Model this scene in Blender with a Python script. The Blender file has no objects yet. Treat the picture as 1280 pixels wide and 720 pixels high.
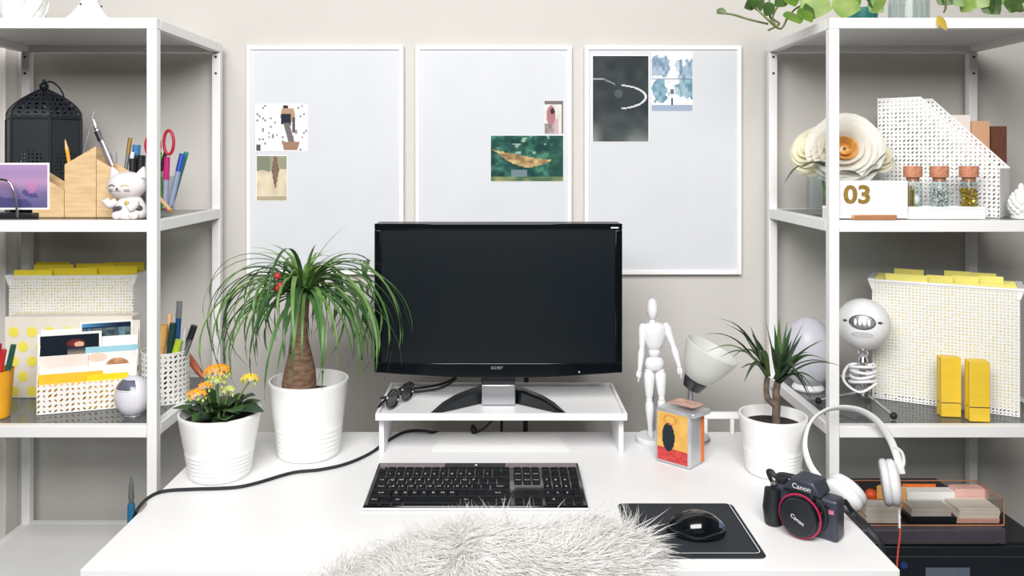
import bpy, math, random
from mathutils import Vector as V, Matrix as Mx, Euler, Quaternion
PI = math.pi
random.seed(7)
SC = bpy.context.scene
COL = SC.collection

# ---------------------------------------------------------------- camera, world, light, exposure
F, CX, CY, CZ = 1015.0, 627.0, 197.0, 1.40        # focal length and vanishing point in pixels of the 1280x720 frame, eye height
cam = bpy.data.cameras.new('camera')
cam.sensor_fit = 'HORIZONTAL'; cam.sensor_width = 36.0; cam.lens = F/1280*36.0
cam.shift_x = (640-CX)/1280; cam.shift_y = -(360-CY)/1280
cam.clip_start = 0.05
cam_ob = bpy.data.objects.new('camera', cam); COL.objects.link(cam_ob)
cam_ob.location = (0, 0, CZ); cam_ob.rotation_euler = (PI/2, 0, 0)
SC.camera = cam_ob

w = bpy.data.worlds.new('daylit_room'); SC.world = w; w.use_nodes = True
w.node_tree.nodes['Background'].inputs[0].default_value = (0.97, 0.985, 1.0, 1)
w.node_tree.nodes['Background'].inputs[1].default_value = 0.25

def area(name, loc, target, sx, sy, power, col=(1, 1, 1)):
    l = bpy.data.lights.new(name, 'AREA'); l.shape = 'RECTANGLE'; l.size = sx; l.size_y = sy; l.energy = power; l.color = col
    o = bpy.data.objects.new(name, l); COL.objects.link(o); o.location = loc
    o.rotation_euler = (V(target)-V(loc)).to_track_quat('-Z', 'Y').to_euler()
    return o
area('added_overhead_light', (-0.15, -0.2, 2.3), (0.0, 2.0, 0.9), 1.7, 1.0, 90, (1.0, 0.985, 0.965))  # added key light floating below the ceiling
SC.cycles.diffuse_bounces = 8; SC.cycles.transparent_max_bounces = 24
SC.view_settings.view_transform = 'Standard'; SC.view_settings.look = 'None'
SC.view_settings.gamma = 1.0; SC.view_settings.use_curve_mapping = False
SC.view_settings.exposure = -0.06

# ---------------------------------------------------------------- pixel helpers (true distances)
def at(px, py, Y): return V(((px-CX)*Y/F, Y, CZ-(py-CY)*Y/F))
def on(px, py, z):                                  # the point of height z seen at a pixel
    Y = (CZ-z)*F/(py-CY); return V(((px-CX)*Y/F, Y, z))

# ---------------------------------------------------------------- materials
def lin(c):
    c = c/255.0
    return c/12.92 if c <= 0.04045 else ((c+0.055)/1.055)**2.4
def rgb(c): return (lin(c[0]), lin(c[1]), lin(c[2]), 1)
MATS = {}
def mat(name, c, rough=0.5, metal=0.0, var=0.0, scale=30.0, bump=0.0, bscale=200.0, spec=0.5, stretch=None, c2=None, coat=0, sss=0, trans=0):
    if name in MATS: return MATS[name]
    m = bpy.data.materials.new(name); m.use_nodes = True; MATS[name] = m
    nt = m.node_tree; b = nt.nodes['Principled BSDF']
    b.inputs['Base Color'].default_value = rgb(c); b.inputs['Roughness'].default_value = rough
    b.inputs['Metallic'].default_value = metal; b.inputs['Specular IOR Level'].default_value = spec
    if coat: b.inputs['Coat Weight'].default_value = coat; b.inputs['Coat Roughness'].default_value = 0.05
    tc = nt.nodes.new('ShaderNodeTexCoord'); mp = nt.nodes.new('ShaderNodeMapping')
    nt.links.new(tc.outputs['Object'], mp.inputs[0])
    if stretch: mp.inputs['Scale'].default_value = stretch
    if var or c2:
        n = nt.nodes.new('ShaderNodeTexNoise'); n.inputs['Scale'].default_value = scale; n.inputs['Detail'].default_value = 4
        nt.links.new(mp.outputs[0], n.inputs['Vector'])
        r = nt.nodes.new('ShaderNodeValToRGB')
        if c2 is None: c2 = [max(0, x*(1-var)) for x in c]
        r.color_ramp.elements[0].color = rgb(c2); r.color_ramp.elements[1].color = rgb(c)
        r.color_ramp.elements[0].position = 0.35; r.color_ramp.elements[1].position = 0.65
        nt.links.new(n.outputs['Fac'], r.inputs[0]); nt.links.new(r.outputs[0], b.inputs['Base Color'])
    if bump:
        n = nt.nodes.new('ShaderNodeTexNoise'); n.inputs['Scale'].default_value = bscale; n.inputs['Detail'].default_value = 3
        nt.links.new(mp.outputs[0], n.inputs['Vector'])
        bp = nt.nodes.new('ShaderNodeBump'); bp.inputs['Strength'].default_value = bump; bp.inputs['Distance'].default_value = 0.002
        nt.links.new(n.outputs['Fac'], bp.inputs['Height']); nt.links.new(bp.outputs[0], b.inputs['Normal'])
    if trans:                                        # thin translucent sheet: leaves, petals, frosted shades
        t = nt.nodes.new('ShaderNodeBsdfTranslucent'); t.inputs[0].default_value = rgb(c)
        mx = nt.nodes.new('ShaderNodeMixShader'); mx.inputs[0].default_value = trans
        nt.links.new(b.outputs[0], mx.inputs[1]); nt.links.new(t.outputs[0], mx.inputs[2])
        nt.links.new(mx.outputs[0], nt.nodes['Material Output'].inputs[0])
    return m
def glass(name, tint=(250, 252, 252), ior=1.45, rough=0.0, haze=0.0):
    if name in MATS: return MATS[name]
    m = bpy.data.materials.new(name); m.use_nodes = True; MATS[name] = m
    nt = m.node_tree; nt.nodes.remove(nt.nodes['Principled BSDF'])
    t = nt.nodes.new('ShaderNodeBsdfTransparent'); t.inputs[0].default_value = rgb(tint)
    g = nt.nodes.new('ShaderNodeBsdfGlossy'); g.inputs['Roughness'].default_value = rough
    f = nt.nodes.new('ShaderNodeFresnel'); f.inputs[0].default_value = ior
    mx = nt.nodes.new('ShaderNodeMixShader')
    ge = nt.nodes.new('ShaderNodeNewGeometry'); iv = nt.nodes.new('ShaderNodeMath'); iv.operation = 'SUBTRACT'; iv.inputs[0].default_value = 1.0
    ml = nt.nodes.new('ShaderNodeMath'); ml.operation = 'MULTIPLY'      # mirror only on the outward side of the pane
    nt.links.new(ge.outputs['Backfacing'], iv.inputs[1]); nt.links.new(iv.outputs[0], ml.inputs[0]); nt.links.new(f.outputs[0], ml.inputs[1])
    nt.links.new(ml.outputs[0], mx.inputs[0]); nt.links.new(t.outputs[0], mx.inputs[1]); nt.links.new(g.outputs[0], mx.inputs[2])
    if haze:                                             # pale diffuse mixed in evenly so the glass looks grey, not black
        d = nt.nodes.new('ShaderNodeBsdfDiffuse'); d.inputs[0].default_value = rgb((210, 214, 214))
        m2 = nt.nodes.new('ShaderNodeMixShader'); m2.inputs[0].default_value = haze
        nt.links.new(mx.outputs[0], m2.inputs[1]); nt.links.new(d.outputs[0], m2.inputs[2]); mx = m2
    nt.links.new(mx.outputs[0], nt.nodes['Material Output'].inputs[0])
    return m
def perforated(name, c, cell=0.0088, radius=0.0, size=(0.40, 0.21), rough=0.45):
    """painted sheet with rows of punched slots; works on UVs laid out in metres; holes are open"""
    if name in MATS: return MATS[name]
    m = mat(name, c, rough); nt = m.node_tree; L = nt.links.new; b = nt.nodes['Principled BSDF']
    uv = nt.nodes.new('ShaderNodeUVMap'); uv.uv_map = 'UVMap'
    sp = nt.nodes.new('ShaderNodeSeparateXYZ'); L(uv.outputs[0], sp.inputs[0])
    def mth(op, a, b_=None):
        n = nt.nodes.new('ShaderNodeMath'); n.operation = op
        for i, x in enumerate((a, b_)):
            if x is None: continue
            if isinstance(x, (int, float)): n.inputs[i].default_value = x
            else: L(x, n.inputs[i])
        return n.outputs[0]
    U = mth('DIVIDE', sp.outputs[0], cell); W = mth('DIVIDE', sp.outputs[1], cell)
    fu = mth('FLOOR', U); fw = mth('FLOOR', W)
    u = mth('SUBTRACT', mth('SUBTRACT', U, fu), 0.5); v = mth('SUBTRACT', mth('SUBTRACT', W, fw), 0.5)
    cb = nt.nodes.new('ShaderNodeCombineXYZ'); L(fu, cb.inputs[0]); L(fw, cb.inputs[1])
    wn = nt.nodes.new('ShaderNodeTexWhiteNoise'); wn.noise_dimensions = '2D'; L(cb.outputs[0], wn.inputs['Vector'])
    sg = mth('SUBTRACT', mth('MULTIPLY', mth('GREATER_THAN', wn.outputs['Value'], 0.5), 2.0), 1.0)
    sv = mth('MULTIPLY', sg, v)
    p = mth('MULTIPLY', mth('ADD', u, sv), 0.7071/size[0]); q = mth('MULTIPLY', mth('SUBTRACT', u, sv), 0.7071/size[1])
    e = mth('ADD', mth('MULTIPLY', p, p), mth('MULTIPLY', q, q))
    hole = mth('LESS_THAN', e, mth('ADD', 0.35, mth('MULTIPLY', wn.outputs['Value'], 0.8)))
    if radius:
        d = mth('SQRT', mth('ADD', mth('MULTIPLY', sp.outputs[0], sp.outputs[0]), mth('MULTIPLY', sp.outputs[1], sp.outputs[1])))
        hole = mth('MULTIPLY', hole, mth('LESS_THAN', d, radius))
    t = nt.nodes.new('ShaderNodeBsdfTransparent'); mx = nt.nodes.new('ShaderNodeMixShader')
    L(hole, mx.inputs[0]); L(b.outputs[0], mx.inputs[1]); L(t.outputs[0], mx.inputs[2])
    L(mx.outputs[0], nt.nodes['Material Output'].inputs[0])
    return m
def print_mat():                                      # flat print: the picture's colours are a colour attribute
    if 'print' in MATS: return MATS['print']
    m = mat('print', (255, 255, 255), 0.6, spec=0.15); nt = m.node_tree
    a = nt.nodes.new('ShaderNodeVertexColor'); a.layer_name = 'Print'
    nt.links.new(a.outputs[0], nt.nodes['Principled BSDF'].inputs['Base Color'])
    return m

M_wall = mat('wall_paint', (203, 200, 195), 0.9, var=0.015, scale=2.5, bump=0.05, bscale=350)
M_room = mat('grey_room_paint', (118, 117, 115), 0.9, var=0.015, scale=2.5)
M_trim = mat('cream_trim', (246, 242, 236), 0.5, var=0.01, scale=5)
M_floor = mat('floor_wood', (84, 72, 62), 0.5, var=0.15, scale=4, stretch=(1, 10, 1))
M_white = mat('white_laminate', (234, 234, 235), 0.4, var=0.012, scale=6)
M_frame = mat('white_powder_coat', (243, 243, 243), 0.4, var=0.01, scale=12)
M_ceram = mat('white_ceramic', (240, 240, 239), 0.35, var=0.012, scale=15)
M_plast = mat('white_plastic', (240, 240, 242), 0.35, var=0.01, scale=20)
M_board = mat('magnet_board_steel', (211, 214, 219), 0.75, spec=0.2, var=0.015, scale=8)
M_paper = mat('white_paper', (240, 240, 238), 0.7, var=0.015, scale=30)
M_black = mat('black_plastic', (30, 34, 39), 0.4, var=0.1, scale=60)
M_gloss = mat('gloss_black', (10, 15, 20), 0.12, var=0.1, scale=40, coat=0.4)
M_screen = mat('screen_glass', (13, 21, 27), 0.28, var=0.05, scale=3)
M_rub = mat('black_rubber', (26, 29, 34), 0.6, var=0.1, scale=80, bump=0.1, bscale=900)
M_chrome = mat('chrome', (215, 216, 220), 0.15, 1.0, var=0.02, scale=20)
M_silver = mat('silver_metal', (190, 191, 196), 0.35, 1.0, var=0.03, scale=20)
M_copper = mat('copper', (222, 160, 118), 0.4, 0.45, var=0.05, scale=20)
M_wood = mat('birch_wood', (222, 192, 150), 0.55, c2=(205, 172, 128), scale=18, stretch=(1, 1, 7), bump=0.05, bscale=120)
M_yel = mat('yellow_plastic', (250, 214, 40), 0.45, var=0.03, scale=20)
M_lemon = mat('lemon_card', (244, 234, 124), 0.6, var=0.04, scale=20)
M_soil = mat('dark_soil', (38, 32, 30), 0.95, var=0.4, scale=150, bump=0.8, bscale=200)
M_glass = glass('clear_glass', (244, 248, 248), 1.3, 0.02)
M_shelfglass = glass('shelf_glass', (206, 212, 211), 1.5, 0.02, 0.10)
M_acryl = glass('clear_acrylic', (244, 242, 240), 1.4)
M_perf = perforated('white_punched_steel', (232, 232, 232))
M_perf3 = perforated('fine_punched_steel', (236, 236, 236), 0.0068, 0.0, (0.36, 0.22))
M_ink = mat('pale_ink', (226, 229, 232), 0.5, var=0.02)

# ---------------------------------------------------------------- mesh building
class MB:
    def __init__(s): s.v = []; s.f = []; s.m = []; s.uv = {}
    def add(s, vs, fs, m=0, T=None):
        o = len(s.v)
        s.v += [(T @ V(p)) if T is not None else V(p) for p in vs]
        s.f += [tuple(i+o for i in f) for f in fs]; s.m += [m]*len(fs); return s
    def box(s, c, d, m=0, T=None, rz=0, rx=0, ry=0):
        x, y, z = d[0]/2, d[1]/2, d[2]/2
        R = Euler((rx, ry, rz)).to_matrix()
        vs = [R @ V((a*x, b*y, e*z))+V(c) for e in (-1, 1) for b in (-1, 1) for a in (-1, 1)]
        return s.add(vs, [(0, 2, 3, 1), (4, 5, 7, 6), (0, 1, 5, 4), (2, 6, 7, 3), (0, 4, 6, 2), (1, 3, 7, 5)], m, T)
    def b2(s, x0, x1, y0, y1, z0, z1, m=0, T=None):
        return s.box(((x0+x1)/2, (y0+y1)/2, (z0+z1)/2), (x1-x0, y1-y0, z1-z0), m, T)
    def lathe(s, prof, n=32, m=0, T=None, cap0=True, cap1=True, ang=2*PI):
        vs = []; fs = []
        for r, z in prof:
            for k in range(n): a = ang*k/n; vs.append((r*math.cos(a), r*math.sin(a), z))
        for i in range(len(prof)-1):
            for k in range(n):
                k2 = (k+1) % n; fs.append((i*n+k, i*n+k2, (i+1)*n+k2, (i+1)*n+k))
        if cap0 and prof[0][0] > 1e-6: fs.append(tuple(reversed(range(n))))
        if cap1 and prof[-1][0] > 1e-6: fs.append(tuple((len(prof)-1)*n+k for k in range(n)))
        return s.add(vs, fs, m, T)
    def tube(s, pts, r, n=8, m=0, T=None, flat=1.0, close=False):
        P = [V(p) for p in pts]; N = len(P); R = r if isinstance(r, (list, tuple)) else [r]*N
        vs = []; fs = []; up = None
        for i in range(N):
            t = (P[(i+1) % N]-P[i-1]) if close else (P[min(i+1, N-1)]-P[max(i-1, 0)])
            t.normalize()
            if up is None: up = V((0, 0, 1)) if abs(t.z) < 0.9 else V((1, 0, 0))
            a = up-t*up.dot(t); a.normalize(); up = a; b = t.cross(a)
            for k in range(n):
                q = 2*PI*k/n; vs.append(P[i]+a*(math.cos(q)*R[i])+b*(math.sin(q)*R[i]*flat))
        for i in range(N if close else N-1):
            j = (i+1) % N
            for k in range(n): k2 = (k+1) % n; fs.append((i*n+k, j*n+k, j*n+k2, i*n+k2))
        if not close: fs.append(tuple(range(n))); fs.append(tuple(reversed(range((N-1)*n, N*n))))
        return s.add(vs, fs, m, T)
    def prism(s, poly, y0, y1, m=0, T=None):           # polygon in x, z pushed along y
        n = len(poly); vs = [(x, y0, z) for x, z in poly]+[(x, y1, z) for x, z in poly]
        fs = [tuple(range(n)), tuple(reversed(range(n, 2*n)))]+[(i, i+n, (i+1) % n+n, (i+1) % n) for i in range(n)]
        return s.add(vs, fs, m, T)
    def ball(s, c, r, n=24, k=14, m=0, T=None, sq=(1, 1, 1)):
        vs = []; fs = []
        for i in range(k+1):
            t = PI*i/k
            for j in range(n):
                a = 2*PI*j/n; vs.append((c[0]+r*sq[0]*math.sin(t)*math.cos(a), c[1]+r*sq[1]*math.sin(t)*math.sin(a), c[2]-r*sq[2]*math.cos(t)))
        for i in range(k):
            for j in range(n): j2 = (j+1) % n; fs.append((i*n+j, i*n+j2, (i+1)*n+j2, (i+1)*n+j))
        return s.add(vs, fs, m, T)
    def blade(s, pts, ws, side=None, fold=0.25, m=0, T=None):   # leaf blade with a folded midrib
        P = [V(p) for p in pts]; N = len(P); vs = []; fs = []
        for i in range(N):
            t = (P[min(i+1, N-1)]-P[max(i-1, 0)]).normalized()
            sd = side if side is not None else t.cross(V((0, 0, 1)))
            if sd.length < 1e-4: sd = V((1, 0, 0))
            sd = (sd-t*sd.dot(t)).normalized(); nrm = sd.cross(t)
            vs += [P[i]-sd*ws[i]+nrm*ws[i]*fold, P[i], P[i]+sd*ws[i]+nrm*ws[i]*fold]
        for i in range(N-1):
            a = i*3; fs += [(a, a+1, a+4, a+3), (a+1, a+2, a+5, a+4)]
        return s.add(vs, fs, m, T)
    def mesh(s, name, mats, uvf=None, sharp=35):
        me = bpy.data.meshes.new(name); me.from_pydata([tuple(p) for p in s.v], [], s.f)
        if not isinstance(mats, (list, tuple)): mats = [mats]
        for x in mats: me.materials.append(x)
        if len(mats) > 1: me.polygons.foreach_set('material_index', s.m)
        if uvf:
            u = me.uv_layers.new(name='UVMap')
            for pl in me.polygons:
                vv = [uvf(s.v[i]) for i in pl.vertices]
                if max(q[0] for q in vv)-min(q[0] for q in vv) > 50: vv = vv
                for li, q in zip(pl.loop_indices, vv): u.data[li].uv = q
        me.update()
        me.polygons.foreach_set('use_smooth', [True]*len(me.polygons))
        me.set_sharp_from_angle(angle=math.radians(sharp))
        return me
    def build(s, name, mats, parent=None, loc=None, rot=None, bevel=0, uvf=None, sharp=35, seg=2):
        return put(name, s.mesh(name, mats, uvf, sharp), parent, loc, rot, bevel, seg)
def put(name, me, parent=None, loc=None, rot=None, bevel=0, seg=2):
    o = bpy.data.objects.new(name, me); COL.objects.link(o)
    if parent is not None: o.parent = parent
    if loc is not None: o.location = loc
    if rot is not None: o.rotation_euler = rot
    if bevel:
        b = o.modifiers.new('bevel', 'BEVEL'); b.width = bevel; b.segments = seg; b.limit_method = 'ANGLE'; b.angle_limit = math.radians(40)
    return o
def thing(name, label, cat, loc=(0, 0, 0), rz=0, group=None):
    o = bpy.data.objects.new(name, None); COL.objects.link(o); o.empty_display_size = 0.02
    o.location = loc; o.rotation_euler = (0, 0, rz); o['label'] = label; o['category'] = cat
    if group: o['group'] = group
    return o
def tag(o, label, cat, group=None):
    o['label'] = label; o['category'] = cat
    if group: o['group'] = group
    return o
def struct(o): o['kind'] = 'structure'; return o
def spline(pts, n=8):                                  # Catmull-Rom through the points
    P = [V(p) for p in pts]; out = []
    for i in range(len(P)-1):
        a, b, c, d = P[max(i-1, 0)], P[i], P[i+1], P[min(i+2, len(P)-1)]
        for k in range(n):
            t = k/n; out.append(0.5*((2*b)+(c-a)*t+(2*a-5*b+4*c-d)*t*t+(3*b-a-3*c+d)*t**3))
    out.append(P[-1]); return out
def frame_to(p0, p1):                                  # matrix taking the z axis onto p0 -> p1
    d = V(p1)-V(p0); return Mx.Translation(V(p0)) @ d.to_track_quat('Z', 'Y').to_matrix().to_4x4()
def spindle(b, p0, p1, prof, n=14, m=0):               # turned limb between two points: prof = [(t, r)]
    L = (V(p1)-V(p0)).length
    return b.lathe([(max(r, 1e-5), t*L) for t, r in prof], n, m, frame_to(p0, p1))
TXT = {}
def text_geo(s, bold=0.0):
    if s in TXT: return TXT[s]
    cu = bpy.data.curves.new('letters', 'FONT'); cu.body = s; cu.size = 1; cu.align_x = 'CENTER'; cu.align_y = 'CENTER'; cu.resolution_u = 3; cu.offset = bold
    o = bpy.data.objects.new('letters', cu); COL.objects.link(o)
    dg = bpy.context.evaluated_depsgraph_get(); me = bpy.data.meshes.new_from_object(o.evaluated_get(dg))
    TXT[s] = ([v.co.copy() for v in me.vertices], [tuple(p.vertices) for p in me.polygons])
    bpy.data.objects.remove(o); bpy.data.curves.remove(cu); bpy.data.meshes.remove(me)
    return TXT[s]
for ch in 'ABCDEFGHIJKLMNOPQRSTUVWXYZ0123456789': text_geo(ch)
text_geo('03', 0.035); text_geo('acer', 0.012)
for ch in ('Canon', 'Esc', 'Tab', 'Caps', 'Shift', 'Ctrl', 'Enter', 'Alt', 'Del', 'End', '+', '-'): text_geo(ch)
def add_text(b, s, size, T, m=0, sx=1.0):
    vs, fs = text_geo(s); b.add([(v.x*size*sx, v.y*size, v.z) for v in vs], fs, m, T)
FRONT = Mx.Rotation(PI/2, 4, 'X')                      # text lying in x, y -> standing in x, z facing -y
def picture(name, w, h, fn, nx, ny, parent=None, loc=None, rot=None, thick=0.0006, border=0.0):
    """flat print standing in x, z, facing -y, origin at its bottom centre; border = bare white paper margin"""
    b = MB(); vs = []; fs = []; cols = []
    for j in range(ny+1):
        for i in range(nx+1): vs.append((-w/2+w*i/nx, -thick-0.0002, h*j/ny))
    for j in range(ny):
        for i in range(nx):
            a = j*(nx+1)+i; fs.append((a, a+1, a+nx+2, a+nx+1)); cols.append(fn((i+.5)/nx, (j+.5)/ny))
    b.add(vs, fs, 0); nf = len(fs)
    b.b2(-w/2-border, w/2+border, -thick, 0, -border, h+border, 1)
    me = b.mesh(name, [print_mat(), M_paper])
    ca = me.color_attributes.new('Print', 'FLOAT_COLOR', 'CORNER')
    for pl in me.polygons:
        c = rgb(cols[pl.index]) if pl.index < nf else (1, 1, 1, 1)
        for li in pl.loop_indices: ca.data[li].color = c
    return put(name, me, parent, loc, rot)
def mixc(a, b, t): t = max(0, min(1, t)); return tuple(x+(y-x)*t for x, y in zip(a, b))
def hsh(i, j, k=0):
    x = math.sin(i*127.1+j*311.7+k*74.7)*43758.5453; return x-math.floor(x)
def vn(u, v, k=0):                                     # smooth value noise
    i, j = math.floor(u), math.floor(v); a, b = u-i, v-j; a = a*a*(3-2*a); b = b*b*(3-2*b)
    return (hsh(i, j, k)*(1-a)+hsh(i+1, j, k)*a)*(1-b)+(hsh(i, j+1, k)*(1-a)+hsh(i+1, j+1, k)*a)*b
DT, S0, S1, S2, S3 = 0.797, 0.505, 0.864, 1.2745, 1.679   # desk top and the four shelf levels

# ================================================================ setting
WY = 2.04
struct(MB().b2(-3.2, 3.2, WY, WY+0.1, 0, 2.7).build('wall_back', M_wall))
struct(MB().b2(-3.2, 3.2, -3.2, WY, -0.06, 0).build('floor', M_floor))
struct(MB().b2(-2.7, -2.6, -3.2, WY-.0005, 0.0005, 2.7).build('wall_left', M_room))
struct(MB().b2(2.3, 2.4, -3.2, WY-.0005, 0.0005, 2.7).build('wall_right', M_room))
for nm, bx in (('wall_rear', (-2.7, 2.4, 0.0005, 1.0)), ('wall_rear_top', (-2.7, 2.4, 2.45, 2.7)), ('wall_rear_left', (-2.7, -1.3, 1.0005, 2.4495)), ('wall_rear_right', (2.0, 2.4, 1.0005, 2.4495))):
    struct(MB().b2(bx[0], bx[1], -3.3, -3.2005, bx[2], bx[3]).build(nm, M_room))
struct(MB().b2(-2.7, 2.4, -3.3, WY+.1, 2.7005, 2.8).build('ceiling', M_room))
struct(MB().b2(-1.42, -1.214, 1.985, WY-0.0005, 0.001, 2.69).build('trim_1', M_trim, bevel=0.004))

# ================================================================ shelf units
def shelf_unit(label, x0, x1):
    t = thing('shelf_unit', label, 'shelf', ((x0+x1)/2, 1.812, 0), 0, 'white metal shelf units beside the desk')
    h = (x1-x0)/2; p = 0.02; y0, y1 = -0.192, 0.193
    bm = None
    for sy in (0, 1):
        for sx in (-1, 1):
            xa = -h if sx < 0 else h-p; ya = y0 if sy == 0 else y1-p
            po = MB().b2(xa, xa+p, ya, ya+p, 0.001, S3-0.0215).build('post', M_frame, t, bevel=0.0015)
            if sy:
                for z in (1.646, 1.606):
                    bo = MB().lathe([(0.0028, 0), (0.0028, 0.0015)], 10, T=Mx.Translation((xa+p/2, ya-0.0003, z)) @ Mx.Rotation(PI/2, 4, 'X'))
                    bo.build('screw_hole', M_black, po)
    for z, hh in ((S3, 0.021), (S2, 0.023), (S1, 0.023), (S0, 0.023)):
        i = 0.0 if z == S3 else p
        a = 0.0005
        e = 0 if z == S3 else p+a
        MB().b2(-h+e, h-e, y0, y0+0.02, z-hh, z).build('rail', M_frame, t, bevel=0.0012)
        MB().b2(-h+e, h-e, y1-0.02, y1, z-hh, z).build('rail', M_frame, t, bevel=0.0012)
        for sx in (-1, 1):
            xa = -h if sx < 0 else h-0.02
            q = 0.0205 if z == S3 else p+a
            MB().b2(xa, xa+0.02, y0+q, y1-q, z-hh, z).build('rail', M_frame, t, bevel=0.0012)
        if z in (S3, S0):
            MB().b2(-h+0.0205, h-0.0205, y0+0.0205, y1-0.0205, z-0.006, z-0.0005).build('shelf_panel', M_white, t)
        else:
            g = MB().b2(-h+0.0205, h-0.0205, y0+0.0205, y1-0.0205, z-0.007, z-0.0005).build('glass_shelf', M_shelfglass, t)
            g['label'] = 'grey tinted glass shelf'
    return t
shelf_unit('tall white metal shelf unit with glass shelves, left of desk, holding the black lantern', -1.175, -0.6885)
shelf_unit('tall white metal shelf unit with glass shelves, right of desk, holding the white roses', 0.6544, 1.164)

# ================================================================ desk
t = thing('desk', 'wide white laminate desk carrying the monitor and the keyboard', 'desk', (-0.017, 1.487, 0))
MB().b2(-0.60, 0.60, -0.299, 0.299, DT-0.034, DT).build('desk_top', M_white, t, bevel=0.0015)
for sx in (-1, 1):
    for sy in (-1, 1):
        b = MB().lathe([(0.02, 0.001), (0.02, DT-0.0345)], 20, T=Mx.Translation((sx*0.53, sy*0.24, 0)))
        b.build('leg', M_frame, t)

# ================================================================ boards and photographs on the wall
BW, BH = 0.3935, 0.575
def board(px0, px1, label):
    a = at(px0, 57, 2.025); c = at(px1, 343, 2.025)
    wd = c.x-a.x; ht = a.z-c.z
    t = thing('memo_board', label, 'board', ((a.x+c.x)/2, 2.038, c.z), 0, 'magnetic boards hung on the wall')
    f = 0.0105
    MB().b2(-wd/2+f, wd/2-f, -0.012, 0, f, ht-f).build('board_panel', M_board, t)
    for x0, x1, z0, z1 in ((-wd/2, -wd/2+f, 0, ht), (wd/2-f, wd/2, 0, ht), (-wd/2+f, wd/2-f, 0, f), (-wd/2+f, wd/2-f, ht-f, ht)):
        MB().b2(x0, x1, -0.017, 0, z0, z1).build('frame_strip', M_frame, t, bevel=0.001)
    return t
board(308.5, 504.5, 'white magnetic board left of the monitor, with two small prints near its left edge')
board(519.5, 714.5, 'white magnetic board behind the monitor, with the green hammock print')
board(730.5, 926.5, 'white magnetic board on the right, with the dark print and the lake print')
PY = 2.0255
def pin(px0, px1, py0, py1, fn, label, nx=40, ny=40, border=0.0):
    a = at(px0, py1, PY); c = at(px1, py0, PY)
    o = picture('photo_print', c.x-a.x, c.z-a.z, fn, nx, ny, None, ((a.x+c.x)/2, PY, a.z), None, 0.0006, border)
    return tag(o, label, 'photo', 'photo prints on the boards')
def f_walker(u, v):
    c = mixc((226, 226, 232), (242, 243, 248), vn(u*8, v*8, 1))
    if hsh(int(u*26), int(v*22), 3) > 0.93: c = mixc(c, (95, 90, 96), 0.65)
    x = u-0.60
    if abs(x-0.02) < 0.15*(1-abs(v-0.75)*1.4) and 0.62 < v < 0.93: c = (176, 146, 122)
    if abs(x+0.02) < 0.1 and 0.58 < v < 0.80: c = (34, 42, 58)
    if abs(x-0.0-(0.56-v)*0.25) < 0.06 and 0.2 < v < 0.6: c = (112, 106, 104)
    if abs(x-0.14) < 0.03 and 0.4 < v < 0.72: c = (90, 82, 84)
    if abs(x+0.02) < 0.05 and 0.92 < v < 0.99: c = (54, 46, 46)
    if 0.02 < v < 0.2 and -0.08+0.1*(0.2-v) < x < 0.26-0.3*(0.2-v): c = (158, 124, 104)
    if u < 0.08 and v < 0.14: c = (90, 84, 84)
    return c
pin(320.5, 384, 131, 188.5, f_walker, 'upper snowy print on the left board, a figure walking in white', 72, 66, 0.002)
def f_field(u, v):
    c = mixc((222, 210, 184), (196, 184, 158), vn(u*5, v*6, 5))
    if v > 0.72-0.1*vn(u*5, 3): c = mixc(c, (112, 122, 102), 0.6 if u > 0.45 else 0.85)
    x = u-0.62
    if abs(x) < 0.13*(1-abs(v-0.68)*2.2) : c = mixc((112, 88, 76), (140, 118, 100), vn(u*20, v*20, 2))
    if v < 0.1: c = mixc(c, (130, 118, 96), 0.5)
    return c
pin(321, 358.5, 195, 250.5, f_field, 'small beige print below the snowy one, a figure in a field', 32, 44, 0.0018)
def f_girl(u, v):
    c = mixc((190, 196, 192), (232, 226, 220), vn(u*4, v*6, 7))
    if v > 0.9 or u > 0.93: c = (120, 110, 112)
    if (u-0.35)**2+((v-0.55)*0.8)**2 < 0.06: c = (170, 116, 124)
    if (u-0.42)**2+((v-0.68)*1.2)**2 < 0.012: c = (58, 44, 44)
    if v < 0.3 and u < 0.5: c = mixc((110, 112, 112), (180, 160, 160), vn(u*9, v*9, 9))
    if 0.5 < u < 0.75 and v < 0.45: c = mixc(c, (176, 140, 146), 0.6)
    return c
pin(680.5, 704, 126, 167, f_girl, 'tiny pinkish print above the green hammock print', 24, 36, 0.0006)
def f_hammock(u, v):
    n = vn(u*9, v*7, 11)*0.6+vn(u*24, v*18, 12)*0.4
    c = mixc((14, 52, 52), (70, 128, 106), n*n*1.5)
    if 0.3 < u < 0.85 and v > 0.6 and vn(u*20, v*16, 13) > 0.72: c = mixc(c, (190, 210, 190), 0.7)
    if u > 0.8: c = mixc(c, (36, 76, 66), 0.6)
    y = v-(0.70-0.62*u+0.36*u*u) if u < 0.8 else 9
    top = 0.70-0.55*u+0.30*u*u; sag = 0.20*math.sin(PI*min(1, max(0, (u-0.05)/0.78)))
    if u < 0.84 and top-sag < v < top+0.03*math.sin(PI*u/0.84)+0.012:
        c = mixc((120, 96, 66), (214, 186, 132), vn(u*16, v*14, 14)*1.1)
    if 0.28 < u < 0.5 and 0.10 < v < 0.24: c = (110, 130, 136)
    if v < 0.1: c = mixc((60, 96, 74), (150, 150, 100), vn(u*10, v*10, 15))
    return c
pin(613.5, 704, 169.5, 226.5, f_hammock, 'green print of a hammock in a forest on the middle board', 60, 40, 0.001)
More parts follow.
